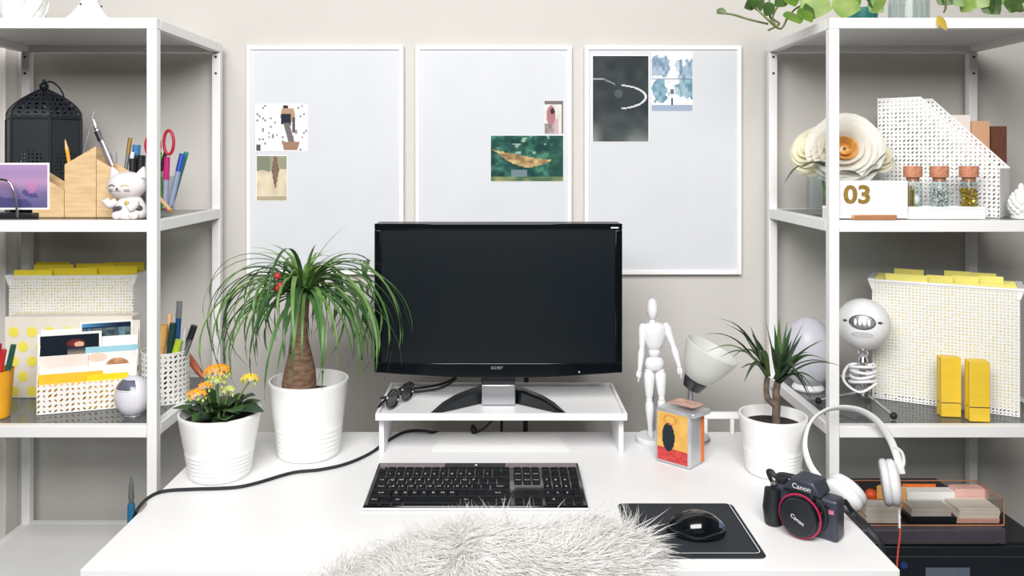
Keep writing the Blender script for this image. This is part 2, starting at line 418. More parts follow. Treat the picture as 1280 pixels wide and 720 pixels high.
def f_wake(u, v):
    c = mixc((42, 49, 53), (60, 67, 68), vn(u*6, v*9, 21))
    if v < 0.36: c = mixc(c, (146, 152, 148), (0.36-v)*2.6*vn(u*4, v*6, 22))
    e = 0.011
    for k in range(80):
        a = -1.35+2.7*k/79
        x, y = 0.42+0.53*math.cos(a), 0.522+0.138*math.sin(a)
        if abs(u-x) < e*1.6 and abs(v-y) < e*0.75: c = mixc(c, (214, 218, 220), 0.8)
    if 0 < u < 0.18 and abs(v-0.735) < 0.009: c = mixc(c, (200, 206, 208), 0.7)
    if 0.18 < u < 0.4 and abs(v-(0.735-(u-0.18)*0.30)) < 0.009: c = mixc(c, (180, 186, 190), 0.6)
    if (u-0.46)**2+((v-0.56)*1.6)**2 < 0.006: c = mixc(c, (110, 116, 118), 0.5)
    return c
pin(741, 810.5, 70, 177, f_wake, 'large dark grey print of a boat wake on the right board', 72, 108, 0.0018)
def f_lake(u, v):
    s = v if v > 0.54 else 1.08-v
    c = mixc((236, 236, 242), (250, 250, 250), v)
    if v < 0.54: c = mixc((206, 216, 230), (236, 236, 242), 1-v)
    for cx, cy, r in ((0.18, 0.74, 0.2), (0.9, 0.68, 0.2), (0.66, 0.74, 0.1)):
        d = ((u-cx)**2+((s-cy)*1.1)**2)**.5/r
        if d < 1.1+0.9*(vn(u*14, v*14, 31)-.5): c = mixc(c, (96, 126, 156) if v > 0.54 else (70, 122, 142), (0.4+0.6*vn(u*14, v*14, 32))*(0.5 if cx == 0.66 else 0.95))
    if abs(v-0.54) < 0.015: c = mixc(c, (90, 106, 130), 0.7)
    if abs(u-0.5) < 0.03 and 0.1 < v < 0.22: c = (70, 84, 100)
    if abs(u-0.5) < 0.04 and 0.28 < v < 0.36: c = (96, 112, 124)
    if v < 0.1: c = mixc(c, (120, 142, 172), 0.7)
    return c
pin(814.5, 865.5, 65, 138.5, f_lake, 'pale blue print of trees mirrored in a lake, beside the dark print', 44, 60, 0.0006)

# ================================================================ monitor riser
t = thing('monitor_riser', 'white tray-topped riser standing on the desk under the monitor', 'monitor riser', (-0.0005, 1.626, DT+0.0005))
R0 = 0.0755                                              # underside of the tray
MB().b2(-0.2463, 0.2463, 0.0062, 0.2188, R0, R0+0.008).build('tray', M_white, t, bevel=0.001)
for x0, x1, y0, y1 in ((-0.2525, 0.2525, 0, 0.006), (-0.2525, 0.2525, 0.219, 0.225), (-0.2525, -0.2465, 0.0062, 0.2188), (0.2465, 0.2525, 0.0062, 0.2188)):
    MB().b2(x0, x1, y0, y1, R0+0.0002, R0+0.0145).build('tray_lip', M_white, t, bevel=0.001)
for sx in (-1, 1):
    MB().b2(sx*0.2445-0.005, sx*0.2445+0.005, 0.03, 0.155, 0, R0-0.0003).build('side_panel', M_white, t, bevel=0.001)
TZ = DT+0.0005+R0+0.0085                                  # tray floor
RY = 1.626

# ================================================================ monitor
t = thing('computer_monitor', 'black widescreen monitor standing on the white riser', 'monitor', (at(623, 0, 1.70).x, 1.70, TZ))
z0 = CZ-(473-CY)*1.69/F-TZ; z1 = CZ-(279.5-CY)*1.69/F-TZ; W = 310*1.69/F/2
# casing: outer shell with the gently bowed lower edge
poly = [(-W, z0+0.012), (-W*0.5, z0+0.003), (0, z0), (W*0.5, z0+0.003), (W, z0+0.012), (W, z1), (-W, z1)]
MB().prism(poly, -0.002, 0.045).build('casing', M_black, t, bevel=0.004)
MB().b2(-0.16, 0.16, 0.045, 0.075, z0+0.06, z1-0.05).build('rear_cover', M_black, t, bevel=0.012)
sx0, sx1, sz0, sz1 = -146.8*1.69/F, 146.2*1.69/F, CZ-(454-CY)*1.69/F-TZ, CZ-(287.5-CY)*1.69/F-TZ
def bez(poly, n='bezel'): return MB().prism(poly, -0.010, -0.0023).build(n, M_gloss, t, bevel=0.0015)
bez([(-W, z0+0.012), (-W*0.5, z0+0.003), (0, z0), (W*0.5, z0+0.003), (W, z0+0.012), (W, sz0), (-W, sz0)])
bez([(-W, sz1), (W, sz1), (W, z1), (-W, z1)])
bez([(-W, sz0+.0002), (sx0, sz0+.0002), (sx0, sz1-.0002), (-W, sz1-.0002)])
bez([(sx1, sz0+.0002), (W, sz0+.0002), (W, sz1-.0002), (sx1, sz1-.0002)])
MB().b2(sx0+.0003, sx1-.0003, -0.0065, -0.0024, sz0+.0003, sz1-.0003).build('screen', M_screen, t)
b = MB(); add_text(b, 'acer', 0.0125, Mx.Translation((-0.003, -0.0104, sz0-0.0085)) @ FRONT, 0, 1.15)
b.build('logo', M_silver, t)
MB().ball((101*1.69/F, -0.0105, z0+0.0135), 0.0016, 10, 8).build('power_light', M_plast, t)
MB().b2(W-0.024, W-0.008, -0.0104, -0.0099, sz1+0.0035, sz1+0.006).build('sticker', M_ink, t)
b = MB().prism([(-0.034, 0.0), (0.034, 0.0), (0.036, 0.066), (-0.036, 0.066)], 0.004, 0.034); b.build('stand_neck', M_black, t, bevel=0.002)
MB().b2(-0.0355, 0.0355, -0.004, 0.0035, 0.001, 0.044).build('neck_cover', M_silver, t, bevel=0.002)
for sx in (-1, 1):                                       # swept wedge feet
    prof = [(0.036, 0.010, 0.050, 0.034), (0.055, -0.004, 0.046, 0.031), (0.09, -0.032, 0.022, 0.024), (0.115, -0.050, -0.006, 0.015), (0.138, -0.064, -0.058, 0.0025)]
    b = MB(); vs = []; fs = []
    for x, ya, yb, h in prof: vs += [(sx*x, ya, 0.0005), (sx*x, yb, 0.0005), (sx*x, yb, h*0.55), (sx*x, (ya+yb)/2, h), (sx*x, ya, h*0.8)]
    for i in range(len(prof)-1):
        for k in range(5): q = [i*5+k, i*5+(k+1) % 5, (i+1)*5+(k+1) % 5, (i+1)*5+k]; fs.append(tuple(q if sx < 0 else q[::-1]))
    fs += [tuple(range(5)), tuple(range((len(prof)-1)*5, len(prof)*5))]
    b.add(vs, fs); b.build('stand_foot', M_gloss if sx > 0 else M_black, t, bevel=0.0015)

# folded sunglasses on the riser
t = thing('sunglasses', 'folded black sunglasses lying in the left end of the riser tray', 'glasses', (at(498, 0, 1.70).x, 1.705, TZ+0.0006), math.radians(66))
t.scale = (.95, .95, .95)
M_lens = glass('smoked_lens', (90, 92, 98), 1.6)
for s in (-1, 1):
    pts = [(s*0.03+0.026*math.cos(a)*(1 if math.cos(a)*s > 0 else 0.9), -0.004, 0.021+0.019*math.sin(a)) for a in [2*PI*k/20 for k in range(20)]]
    MB().tube(pts, 0.0026, 6, close=True).build('rim', M_gloss, t)
    b = MB(); b.add([(p[0], p[1], p[2]) for p in pts], [tuple(range(20))]); b.build('lens', M_lens, t)
    MB().tube(spline([(s*0.058, -0.003, 0.03), (s*0.062, 0.006, 0.03), (s*0.045, 0.012+0.004*s, 0.026), (-s*0.03, 0.014+0.004*s, 0.014), (-s*0.055, 0.014+0.004*s, 0.0055)], 5), 0.0028, 6).build('temple', M_black, t)
MB().tube(spline([(-0.008, -0.004, 0.027), (0, -0.005, 0.03), (0.008, -0.004, 0.027)], 4), 0.0026, 6).build('bridge', M_gloss, t)

# ================================================================ keyboard
kz = DT+0.0006
t = thing('keyboard', 'black full-size keyboard with a light strip of solar cells, lying before the monitor', 'keyboard', (on(598, 606, kz).x-0.002, 1.480, kz))
KW, KD = 0.386, 0.182
sl = 0.006/KD
def kzf(y): return 0.0068+(y+KD/2)*sl
body = [(-KD/2, 0), (KD/2, 0), (KD/2, kzf(KD/2)), (-KD/2, kzf(-KD/2))]
MB().prism([(y, z) for y, z in body], -KW/2, KW/2, T=Mx(((0, 1, 0, 0), (1, 0, 0, 0), (0, 0, 1, 0), (0, 0, 0, 1)))).build('body', M_gloss, t, bevel=0.003)
M_solar = mat('solar_cell', (138, 124, 130), 0.4, var=0.12, scale=60, stretch=(1, 12, 1)); M_key = mat('key_cap', (10, 14, 19), 0.5, spec=0.12, var=0.08, scale=80)
M_edge = mat('clear_keyboard_rim', (214, 216, 220), 0.3, var=0.02)
for x0, x1, m, n in ((-KW/2+0.006, -0.064, M_solar, 'solar_panel'), (0.052, KW/2-0.006, M_solar, 'solar_panel')):
    MB().b2(x0, x1, 0.066, 0.084, kzf(0.07), kzf(0.08)+0.0013).build(n, m, t)
MB().b2(-0.063, 0.051, 0.0655, 0.0855, kzf(0.07), kzf(0.08)+0.0009).build('light_sensor_window', M_black, t)
MB().ball((-0.004, 0.076, kzf(0.076)+0.0008), 0.0028, 10, 6, sq=(1, 1, 0.5)).build('emblem', M_ink, t)
MB().b2(-KW/2-0.001, KW/2+0.001, -KD/2-0.004, -KD/2-0.0005, 0.0, 0.004).build('front_rim', M_edge, t, bevel=0.001)
U = 0.0168                                                # key pitch
keyme = {}
def key(x, y, wd, dp, lab=None):
    k = (round(wd, 4), round(dp, 4))
    if k not in keyme:
        a, c = wd/2, dp/2; i = 0.0012
        vs = [(-a, -c, 0), (a, -c, 0), (a, c, 0), (-a, c, 0), (-a+i, -c+i, .0026), (a-i, -c+i, .0026), (a-i, c-i, .0026), (-a+i, c-i, .0026)]
        keyme[k] = MB().add(vs, [(0, 1, 5, 4), (1, 2, 6, 5), (2, 3, 7, 6), (3, 0, 4, 7), (4, 5, 6, 7)]).mesh('key', M_key)
    z = kzf(y)
    put('key', keyme[k], t, (x, y, z), (math.atan(sl), 0, 0))
    if lab: add_text(LEG, lab, 0.0085 if len(lab) == 1 else 0.0060, Mx.Translation((x-(0.001 if len(lab) == 1 else 0), y, z+0.0031)))
LEG = MB()
ROWS = [  # y, height, keys as (label, units)
    (0.0560, 0.0105, [('Esc', 1)]+[('F', 1) if 0 else ('', 1) for _ in range(13)]+[('', 1)]),
    (0.0395, 0.0150, [('', 1)]+[(c, 1) for c in '1234567890-+']+[('', 2)]),
    (0.0222, 0.0150, [('Tab', 1.5)]+[(c, 1) for c in 'QWERTYUIOP']+[('', 1), ('', 1), ('', 1.5)]),
    (0.0049, 0.0150, [('Caps', 1.8)]+[(c, 1) for c in 'ASDFGHJKL']+[('', 1), ('', 1), ('Enter', 2.2)]),
    (-0.0124, 0.0150, [('Shift', 2.3)]+[(c, 1) for c in 'ZXCVBNM']+[('', 1), ('', 1), ('', 1), ('Shift', 2.7)]),
    (-0.0297, 0.0150, [('Ctrl', 1.3), ('', 1.2), ('Alt', 1.2), ('', 6), ('Alt', 1.2), ('', 1.2), ('', 1.4), ('Ctrl', 1.5)])]
X0 = -KW/2+0.006
sy = 0.155/0.108                                           # spread the rows over the depth
for y, dp, ks in ROWS:
    y = (y-0.0560)*1.52+0.0570; dp *= 1.38
    x = X0; tot = sum(k[1] for k in ks); u = 0.2475/tot
    for lab, un in ks:
        key(x+un*u/2, y, un*u-0.0018, dp, lab or None); x += un*u
NAV = ['Del', 'End', 'Del']
for r, (y, dp, ks) in enumerate(ROWS):
    y = (y-0.0560)*1.52+0.0570; dp *= 1.38
    for c in range(3):
        if r == 3 or (r == 4 and c != 1): continue
        key(X0+0.2535+c*0.0166+0.0083, y, 0.0148, dp, 'End' if r in (1, 2) else None)
    for c in range(4):
        if r == 5 and c == 1: continue
        lab = {2: '789', 3: '456', 4: '123'}.get(r, '')
        if r == 5 and c == 0: key(X0+0.3065+0.0168, y, 0.0318, dp, '0'); continue
        key(X0+0.3065+c*0.0168+0.0084, y, 0.0150, dp, lab[c] if c < len(lab) else None)
LEG.build('legends', M_ink, t)['kind'] = 'stuff'

# ================================================================ mouse pad and mouse
pz = DT+0.0012
t = thing('mouse_pad', 'black mouse pad with a thin white border line, right of the keyboard', 'mouse pad', (0.3005, 1.317, pz))
def rr(w2, d2, r, n=6):
    out = []
    for cx, cy, a0 in ((w2-r, d2-r, 0), (-w2+r, d2-r, PI/2), (-w2+r, -d2+r, PI), (w2-r, -d2+r, 1.5*PI)):
        for k in range(n+1): a = a0+PI/2*k/n; out.append((cx+r*math.cos(a), cy+r*math.sin(a)))
    return out
ZUP = Mx(((1, 0, 0, 0), (0, 0, -1, 0), (0, 1, 0, 0), (0, 0, 0, 1)))   # prism y -> z
M_pad = mat('pad_cloth', (34, 40, 46), 0.75, var=0.06, scale=300, bump=0.1, bscale=1200)
MB().prism(rr(0.1, 0.097, 0.012), -0.0035, 0, T=ZUP).build('pad', M_pad, t, bevel=0.0006)
o = rr(0.0925, 0.0895, 0.008); i = rr(0.0912, 0.0882, 0.007); n = len(o)
b = MB(); b.add([(x, y, 0.0038) for x, y in o]+[(x, y, 0.0038) for x, y in i], [(k, (k+1) % n, n+(k+1) % n, n+k) for k in range(n)])
b.build('border_line', M_ink, t)
t = thing('computer_mouse', 'small black wireless mouse lying on the mouse pad', 'mouse', (on(873, 672, pz+0.004).x, 1.296, pz+0.0045), math.radians(78))
b = MB(); vs = []; fs = []; NU, NV = 20, 12              # shell: long axis y (buttons at +y)
def mshell(u, v, k=1.0):                                  # u along, v across 0..1
    y = -0.046+0.092*u; wd = 0.0285*(math.sin(PI*min(0.999, max(0.001, u)))**0.42)*(1-0.08*math.cos(2*PI*u))
    h = 0.037*(math.sin(PI*(0.10+0.86*u)**1.25 if 0 else PI*min(1, 0.04+0.93*u))**0.55)*(1-0.22*u)
    a = PI*v
    return (-wd*math.cos(a)*k, y, h*math.sin(a)**0.8*k+0.0002)
for i in range(NU+1):
    for j in range(NV+1): vs.append(mshell(i/NU, j/NV))
for i in range(NU):
    for j in range(NV): a = i*(NV+1)+j; fs.append((a, a+NV+1, a+NV+2, a+1))
b.add(vs, fs); b.build('shell', M_gloss, t, sharp=80)
MB().lathe([(0.009, -0.003), (0.0095, 0), (0.009, 0.003)], 18, T=Mx.Translation((0, 0.024, 0.0195)) @ Mx.Rotation(PI/2, 4, 'Y')).build('scroll_wheel', M_rub, t)
b = MB(); b.tube([mshell(u, 0.5, 1.004) for u in [0.56+0.4*k/10 for k in range(11)]], 0.0005, 5); b.build('button_gap', M_rub, t)
b = MB(); vs = []; fs = []
for i in range(5):
    for j in range(9): vs.append(mshell(0.012+0.10*i/4, 0.22+0.56*j/8, 1.012))
for i in range(4):
    for j in range(8): a = i*9+j; fs.append((a, a+9, a+10, a+1))
b.add(vs, fs); b.build('tail_highlight', mat('highlight_steel_blue', (120, 138, 170), 0.2, 0.6, var=0.02), t)  # bright patch on the shell, a highlight put in as colour

# ================================================================ cables and paper
def deskpt(px, py, r=0.0032): return on(px, py, DT+r)
pts = [V((-0.655, 1.36, 0.70)), V((-0.634, 1.395, 0.775)), deskpt(172, 638, .006)+V((0, 0, .002)), deskpt(186, 622), deskpt(205, 614), deskpt(240, 611.5), deskpt(290, 609.5), deskpt(320, 604), deskpt(365, 591), deskpt(400, 587), deskpt(432, 580), deskpt(462, 567), deskpt(488, 549), deskpt(510, 539), V((-0.155, 1.772, DT+.004)), V((-0.13, 1.81, DT-0.03)), V((-0.12, 1.83, 0.6))]
tag(MB().tube(spline(pts, 8), 0.0031, 8).build('power_cable', M_rub), 'black cable running across the desk past both left plant pots', 'cable')
pts = [V((-0.02, 1.82, 0.70)), V((-0.06, 1.80, DT+0.005)), V((-0.062, 1.77, DT+0.0035)), V((-0.035, 1.755, DT+0.02)), V((-0.01, 1.772, DT+0.045)), V((0.0, 1.80, DT+0.058)), V((0.0, 1.85, DT+0.05)), V((0.0, 1.9, DT-0.05)), V((0, 1.9, 0.3))]
tag(MB().tube(spline(pts, 8), 0.003, 8).build('video_cable', M_rub), 'short black cable rising under the riser behind the desk', 'cable')
pts = [V((0.058, 1.885, 0.90)), V((0.056, 1.885, 0.83)), V((0.055, 1.875, 0.7)), V((0.055, 1.875, 0.3))]
tag(MB().tube(spline(pts, 6), 0.0055, 8, flat=0.9).build('adapter_cable', M_rub), 'thick black cable hanging upright behind the desk, right of the monitor neck', 'cable')
pts = [V((-0.10, 1.80, TZ+0.03)), V((-0.13, 1.79, TZ+0.012)), V((-0.185, 1.785, TZ+0.004)), V((-0.215, 1.79, TZ+0.004)), V((-0.215, 1.805, TZ+0.004)), V((-0.17, 1.812, TZ+0.006)), V((-0.12, 1.806, TZ+0.02)), V((-0.08, 1.80, TZ+0.05))]
tag(MB().tube(spline(pts, 6), 0.0028, 8).build('monitor_cable', M_rub), 'black cable looped on the riser tray behind the monitor', 'cable')
b = MB()
for k, (px0, px1, py0, py1) in enumerate(((540, 712, 545, 564),)):
    q = [deskpt(px0, py1, .0005), deskpt(px1, py1, .0005), deskpt(px1-16, py0-2, .0005), deskpt(px0+14, py0-2, .0005)]
    b.add(q+[p+V((0, 0, .0009)) for p in q], [(3, 2, 1, 0), (4, 5, 6, 7), (0, 1, 5, 4), (1, 2, 6, 5), (2, 3, 7, 6), (3, 0, 4, 7)])
tag(b.build('paper_sheet', M_paper), 'white sheets of paper lying on the desk beneath the riser', 'paper')

# ================================================================ potted plants on the desk
def pot_prof(rb, rt, h):
    th = 0.0045; P = [(rb-0.006, 0.0), (rb-0.0015, 0.0012), (rb, 0.005)]
    for k in range(6):                                   # raised rings round the lower part
        z = 0.008+k*h*0.062; r = rb+(rt-rb)*z/h
        P += [(r-0.0001, z), (r+0.00035, z+h*0.012), (r+0.00035, z+h*0.045), (r-0.0001, z+h*0.055)]
    P += [(rb+(rt-rb)*0.5, h*0.5), (rt-0.0005, h-0.008), (rt+0.0008, h-0.003), (rt, h), (rt-th*0.8, h), (rt-th, h-0.004), (rb+(rt-rb)*0.6-th, h*0.6), (rb+(rt-rb)*0.55-th-0.002, h*0.55)]
    return P
def pot(t, rb, rt, h, soil):
    MB().lathe(pot_prof(rb, rt, h), 48, cap1=False).build('pot', M_ceram, t, sharp=60)
    r = rb+(rt-rb)*soil/h-0.0052; b = MB(); vs = [(0, 0, soil+0.003)]; fs = []
    for i in range(1, 6):
        for k in range(24): a = 2*PI*k/24; vs.append((r*i/5*math.cos(a), r*i/5*math.sin(a), soil+0.004*(hsh(i, k)-.5)*(i < 5)))
    for k in range(24):
        fs.append((0, 1+k, 1+(k+1) % 24))
        for i in range(4): fs.append((1+i*24+k, 1+(i+1)*24+k, 1+(i+1)*24+(k+1) % 24, 1+i*24+(k+1) % 24))
    b.add(vs, fs).build('soil', M_soil, t, sharp=80)
def leafmat(n, c, c2, tr=0.3): return mat(n, c, 0.4, c2=c2, scale=25, trans=tr)
G_palm = [leafmat('palm_leaf_%d' % k, c, c2) for k, (c, c2) in enumerate((((96, 136, 76), (68, 106, 58)), ((70, 106, 64), (50, 82, 52)), ((124, 160, 86), (90, 130, 66)), ((160, 190, 104), (120, 158, 76))))]
M_bark2 = mat('grey_brown_bark', (122, 104, 92), 0.85, c2=(88, 74, 66), scale=80, bump=0.5, bscale=150)
M_bark = mat('brown_bark', (150, 118, 96), 0.85, c2=(104, 80, 64), scale=60, stretch=(1, 1, 2.5), bump=0.6, bscale=120)
# ---- ponytail palm
p0 = V((at(386, 0, 1.655).x, 1.655, DT+0.0005))
t = thing('potted_palm', 'ponytail palm with long arching leaves in a tall white pot', 'potted plant', p0)
pot(t, 0.062, 0.0795, 0.152, 0.118)
def lp(px, py, Y): return at(px, py, Y)-p0
ax = [lp(374, 490, 1.648), lp(374, 478, 1.648), lp(375, 462, 1.648), lp(375, 445, 1.65), lp(374, 425, 1.652), lp(375, 405, 1.655), lp(378, 385, 1.655), lp(380, 370, 1.655)]
b = MB(); b.tube(spline(ax, 4), [0.012+0.0 if 0 else r for r in [r0 for seg in [(0.033, 0.0345), (0.0345, 0.031), (0.031, 0.0245), (0.0245, 0.0185), (0.0185, 0.0155), (0.0155, 0.0135), (0.0135, 0.012)] for r0 in [seg[0]+(seg[1]-seg[0])*k/4 for k in range(4)]]+[0.012]], 18)
b.build('trunk', M_bark, t, sharp=80)
top = lp(380, 371, 1.655)
random.seed(11)
def arch(base, az, L, e0, e1, pw, n=16):                   # blade that sets out at elevation e0 and bends over to e1
    d = V((math.cos(az), math.sin(az), 0)); out = [base.copy()]
    for k in range(n):
        e = e0+(e1-e0)*((k+.5)/n)**pw; out.append(out[-1]+(d*math.cos(e)+V((0, 0, math.sin(e))))*(L/n))
    return out
for k in range(165):
    az = random.uniform(0, 2*PI); el = random.random()
    inner = k < 26
    if inner: L, e0, e1, pw = random.uniform(.09, .17), random.uniform(1.1, 1.5), random.uniform(-.9, .7), 1.0
    else:
        L = random.uniform(.22, .40); e0 = random.uniform(.35, 1.3); e1 = -random.uniform(1.5, 2.7); pw = random.uniform(.8, 1.3)
        if abs(math.sin(az)) > .75: L *= .8
        if e0 < .7: L = min(L, .28); e1 = max(e1, -1.9)
    base = top+V((random.uniform(-.008, .008), random.uniform(-.008, .008), random.uniform(-.012, .012)+(0.012 if inner else 0)))
    pts = arch(base, az, L, e0, e1, pw)
    tw = random.uniform(-.02, .02)
    pts = [p+V((-math.sin(az), math.cos(az), 0))*(tw*(i/16)**2) for i, p in enumerate(pts)]
    pts = [V((p.x, p.y, max(p.z, 0.158))) if math.hypot(p.x, p.y) < 0.086 and p.z < 0.158 else p for p in pts]
    pts = [V((p.x, min(p.y, .008), p.z)) if p.x+p0.x > -.285 else p for p in pts]
    w0 = random.uniform(.0034, .0054)
    ws = [w0*(0.75+0.25*min(1, i/3))*(1-(i/16)**2.5*0.93) for i in range(17)]
    b = MB(); b.blade(pts, ws, fold=0.35)
    g = G_palm[3] if k < 9 else (G_palm[2] if inner or random.random() < 0.22 else G_palm[random.choice((0, 0, 1))])
    b.build('leaf', g, t, sharp=80)
M_red = mat('red_bead', (176, 52, 46), 0.5, var=0.1, scale=200)
for px, py in ((347, 345), (346, 360), (350, 357)):
    MB().ball(lp(px, py, 1.56), 0.007, 12, 8).build('red_berry', M_red, t)
# ---- kalanchoe
p0 = V((at(275, 0, 1.545).x, 1.545, DT+0.0005))
t = thing('potted_kalanchoe', 'white pot of orange and yellow flowering kalanchoe, left end of the desk', 'potted plant', p0)
pot(t, 0.056, 0.0755, 0.121, 0.103)
G_k = [leafmat('kalanchoe_leaf_%d' % k, c, c2, 0.12) for k, (c, c2) in enumerate((((52, 86, 50), (36, 66, 42)), ((74, 106, 62), (50, 82, 48))))]
random.seed(5)
def oval_leaf(base, az, L, W_, el, droop=0.3):
    d = V((math.cos(az)*math.cos(el), math.sin(az)*math.cos(el), math.sin(el))); pts = []; ws = []
    for k in range(9):
        s = k/8; pts.append(base+d*(L*s)-V((0, 0, droop*L*s*s))); ws.append(W_*(max(0.0, math.sin(PI*(0.06+0.92*s)))**0.7)*(1+0.07*(-1)**k)*(0.25 if k == 0 else 1))
    pts = [V((p.x, p.y, max(p.z, .1265))) if math.hypot(p.x, p.y) > .060 else p for p in pts]
    b = MB(); b.blade(pts, ws, fold=0.22); return b
for k in range(30):
    az = 2*PI*k/30*3.236+random.uniform(-.3, .3); r = 0.012+0.022*random.random()
    base = V((math.cos(az)*r, math.sin(az)*r, 0.108+random.uniform(0, .022)))
    oval_leaf(base, az, random.uniform(.035, .058), random.uniform(.014, .021), random.uniform(.25, .9), .35).build('leaf', random.choice(G_k), t, sharp=80)
oval_leaf(V((0.03, -0.02, 0.125)), -0.1, 0.062, 0.023, 0.25, .25).build('leaf', G_k[0], t, sharp=80)
M_stem = mat('green_stem', (116, 142, 76), 0.5, var=0.1)
F_or = mat('orange_petals', (246, 166, 22), 0.5, c2=(236, 138, 16), scale=90); F_ye = mat('yellow_petals', (248, 216, 50), 0.5, c2=(240, 190, 30), scale=90)
F_bud = mat('flower_buds', (214, 218, 120), 0.5, c2=(168, 184, 84), scale=120)
def flower_head(px, py, Y, r, m, nfl, label, sq=0.55):
    c = lp(px, py, Y); base = V((c.x*0.35, c.y*0.35, 0.105))
    MB().tube(spline([base, base+(c-base)*0.5+V((0, 0, .006)), c-V((0, 0, .004))], 5), 0.0017, 6).build('flower_stem', M_stem, t)
    b = MB()
    for i in range(nfl):                                 # little four-petalled stars packed on a dome
        th = 2*PI*i*0.382; rr_ = r*math.sqrt((i+.5)/nfl)
        q = c+V((rr_*math.cos(th), rr_*math.sin(th), math.sqrt(max(0, r*r-rr_*rr_))*sq))
        nrm = V((math.cos(th)*rr_/r*.8, math.sin(th)*rr_/r*.8-.5, 0.8)).normalized(); u = nrm.orthogonal().normalized(); v2 = nrm.cross(u)
        for k in range(4):
            a = PI/2*k+th; d = u*math.cos(a)+v2*math.sin(a); e = nrm.cross(d)
            b.add([q, q+d*.003+e*.0019+nrm*.0006, q+d*.0058+nrm*.0002, q+d*.003-e*.0019+nrm*.0006], [(0, 3, 2, 1)], 0)
        b.ball(q+nrm*.0005, 0.001, 6, 4, m=1)
    for i in range(nfl//2):
        th = 2*PI*i*0.382+1; q = c+V((r*.95*math.cos(th), r*.95*math.sin(th), -random.uniform(.001, .008)))
        b.ball(q, 0.0022, 6, 5, m=2, sq=(1, 1, 1.5))
    o = b.build('flower_head', [m, F_bud, F_bud], t); o['label'] = label
flower_head(272, 466, 1.535, .0245, F_or, 34, 'orange flower head')
flower_head(246, 494, 1.49, .0165, F_or, 16, 'low orange flower head')
flower_head(256, 484, 1.50, .012, F_or, 10, 'small orange flower head')
flower_head(312, 474, 1.55, .0145, F_ye, 14, 'yellow flower head')
flower_head(270, 478, 1.53, .017, F_bud, 14, 'pale green cluster of buds')
flower_head(286, 488, 1.53, .011, F_bud, 8, 'pale green cluster of buds')
# ---- dracaena
p0 = V((at(966, 0, 1.560).x, 1.560, DT+0.0005))
t = thing('potted_dracaena', 'spiky dracaena on a forked brown stem in a small white pot', 'potted plant', p0)
pot(t, 0.0505, 0.0635, 0.110, 0.090)
tr = spline([lp(971, 540, 1.555)-V((0, 0, .01)), lp(970, 520, 1.555), lp(971, 505, 1.555), lp(970, 492, 1.555), lp(972, 478, 1.555)], 4)
MB().tube(tr, [0.0082-0.0018*k/16 for k in range(17)], 12).build('trunk', M_bark2, t, sharp=80)
tr2 = spline([lp(968, 506, 1.555), lp(960, 498, 1.555), lp(958, 486, 1.555), lp(959, 472, 1.555)], 4)
MB().tube(tr2, [0.006-0.001*k/12 for k in range(13)], 12).build('side_branch', M_bark2, t, sharp=80)
G_d = [leafmat('dracaena_leaf_%d' % k, c, c2, 0.15) for k, (c, c2) in enumerate((((56, 84, 54), (36, 60, 42)), ((72, 104, 58), (48, 78, 46)), ((112, 140, 82), (76, 108, 60))))]
random.seed(23)
def spike(base, tip, sag, w0, m):
    base, tip = V(base), V(tip); pts = []
    for k in range(11): s = k/10; pts.append(base.lerp(tip, s)+V((0, 0, sag*math.sin(PI*s)))); 
    ws = [w0*(0.8+0.35*math.sin(PI*min(1, k/10*1.2)))*(1-(k/10)**3*0.95) for k in range(11)]
    b = MB(); b.blade(pts, ws, fold=0.4); b.build('leaf', m, t, sharp=80)
c1, c2_ = lp(972, 478, 1.555), lp(959, 470, 1.555)
TIPS = [(905, 405, 1.50, .02), (896, 398, 1.52, .03), (880, 418, 1.52, .03), (884, 440, 1.50, .03), (925, 461, 1.46, .012), (922, 406, 1.56, .0), (938, 408, 1.60, .0), (957, 400, 1.57, 0), (974, 397, 1.55, 0), (984, 402, 1.60, 0), (968, 405, 1.50, 0), (1005, 402, 1.55, .0), (1003, 418, 1.62, .0), (1030, 425, 1.56, .012), (1028, 424, 1.50, .012), (1058, 460, 1.53, .025), (1045, 456, 1.48, .02), (1025, 480, 1.49, .02), (1022, 495, 1.54, .03), (1018, 510, 1.52, .045), (1012, 498, 1.50, .03), (996, 470, 1.42, .03), (950, 440, 1.42, .02), (985, 440, 1.43, .02), (930, 478, 1.45, .03), (1035, 452, 1.60, .03), (990, 408, 1.66, .01), (915, 448, 1.64, .03), (1000, 440, 1.46, 0), (945, 425, 1.50, 0), (963, 430, 1.44, .01), (978, 425, 1.60, 0), (1012, 440, 1.60, .015), (900, 447, 1.54, .028), (940, 418, 1.46, 0.01), (990, 425, 1.49, 0)]
for i, (px, py, Y, sg) in enumerate(TIPS):
    base = (c2_ if px < 955 else c1)+V((random.uniform(-.004, .004), random.uniform(-.004, .004), random.uniform(-.006, .008)))
    spike(base, lp(px, py, Y), sg, random.uniform(.0045, .0066), random.choice((G_d[0], G_d[0], G_d[1], G_d[1], G_d[2])) if i > 2 else G_d[0])

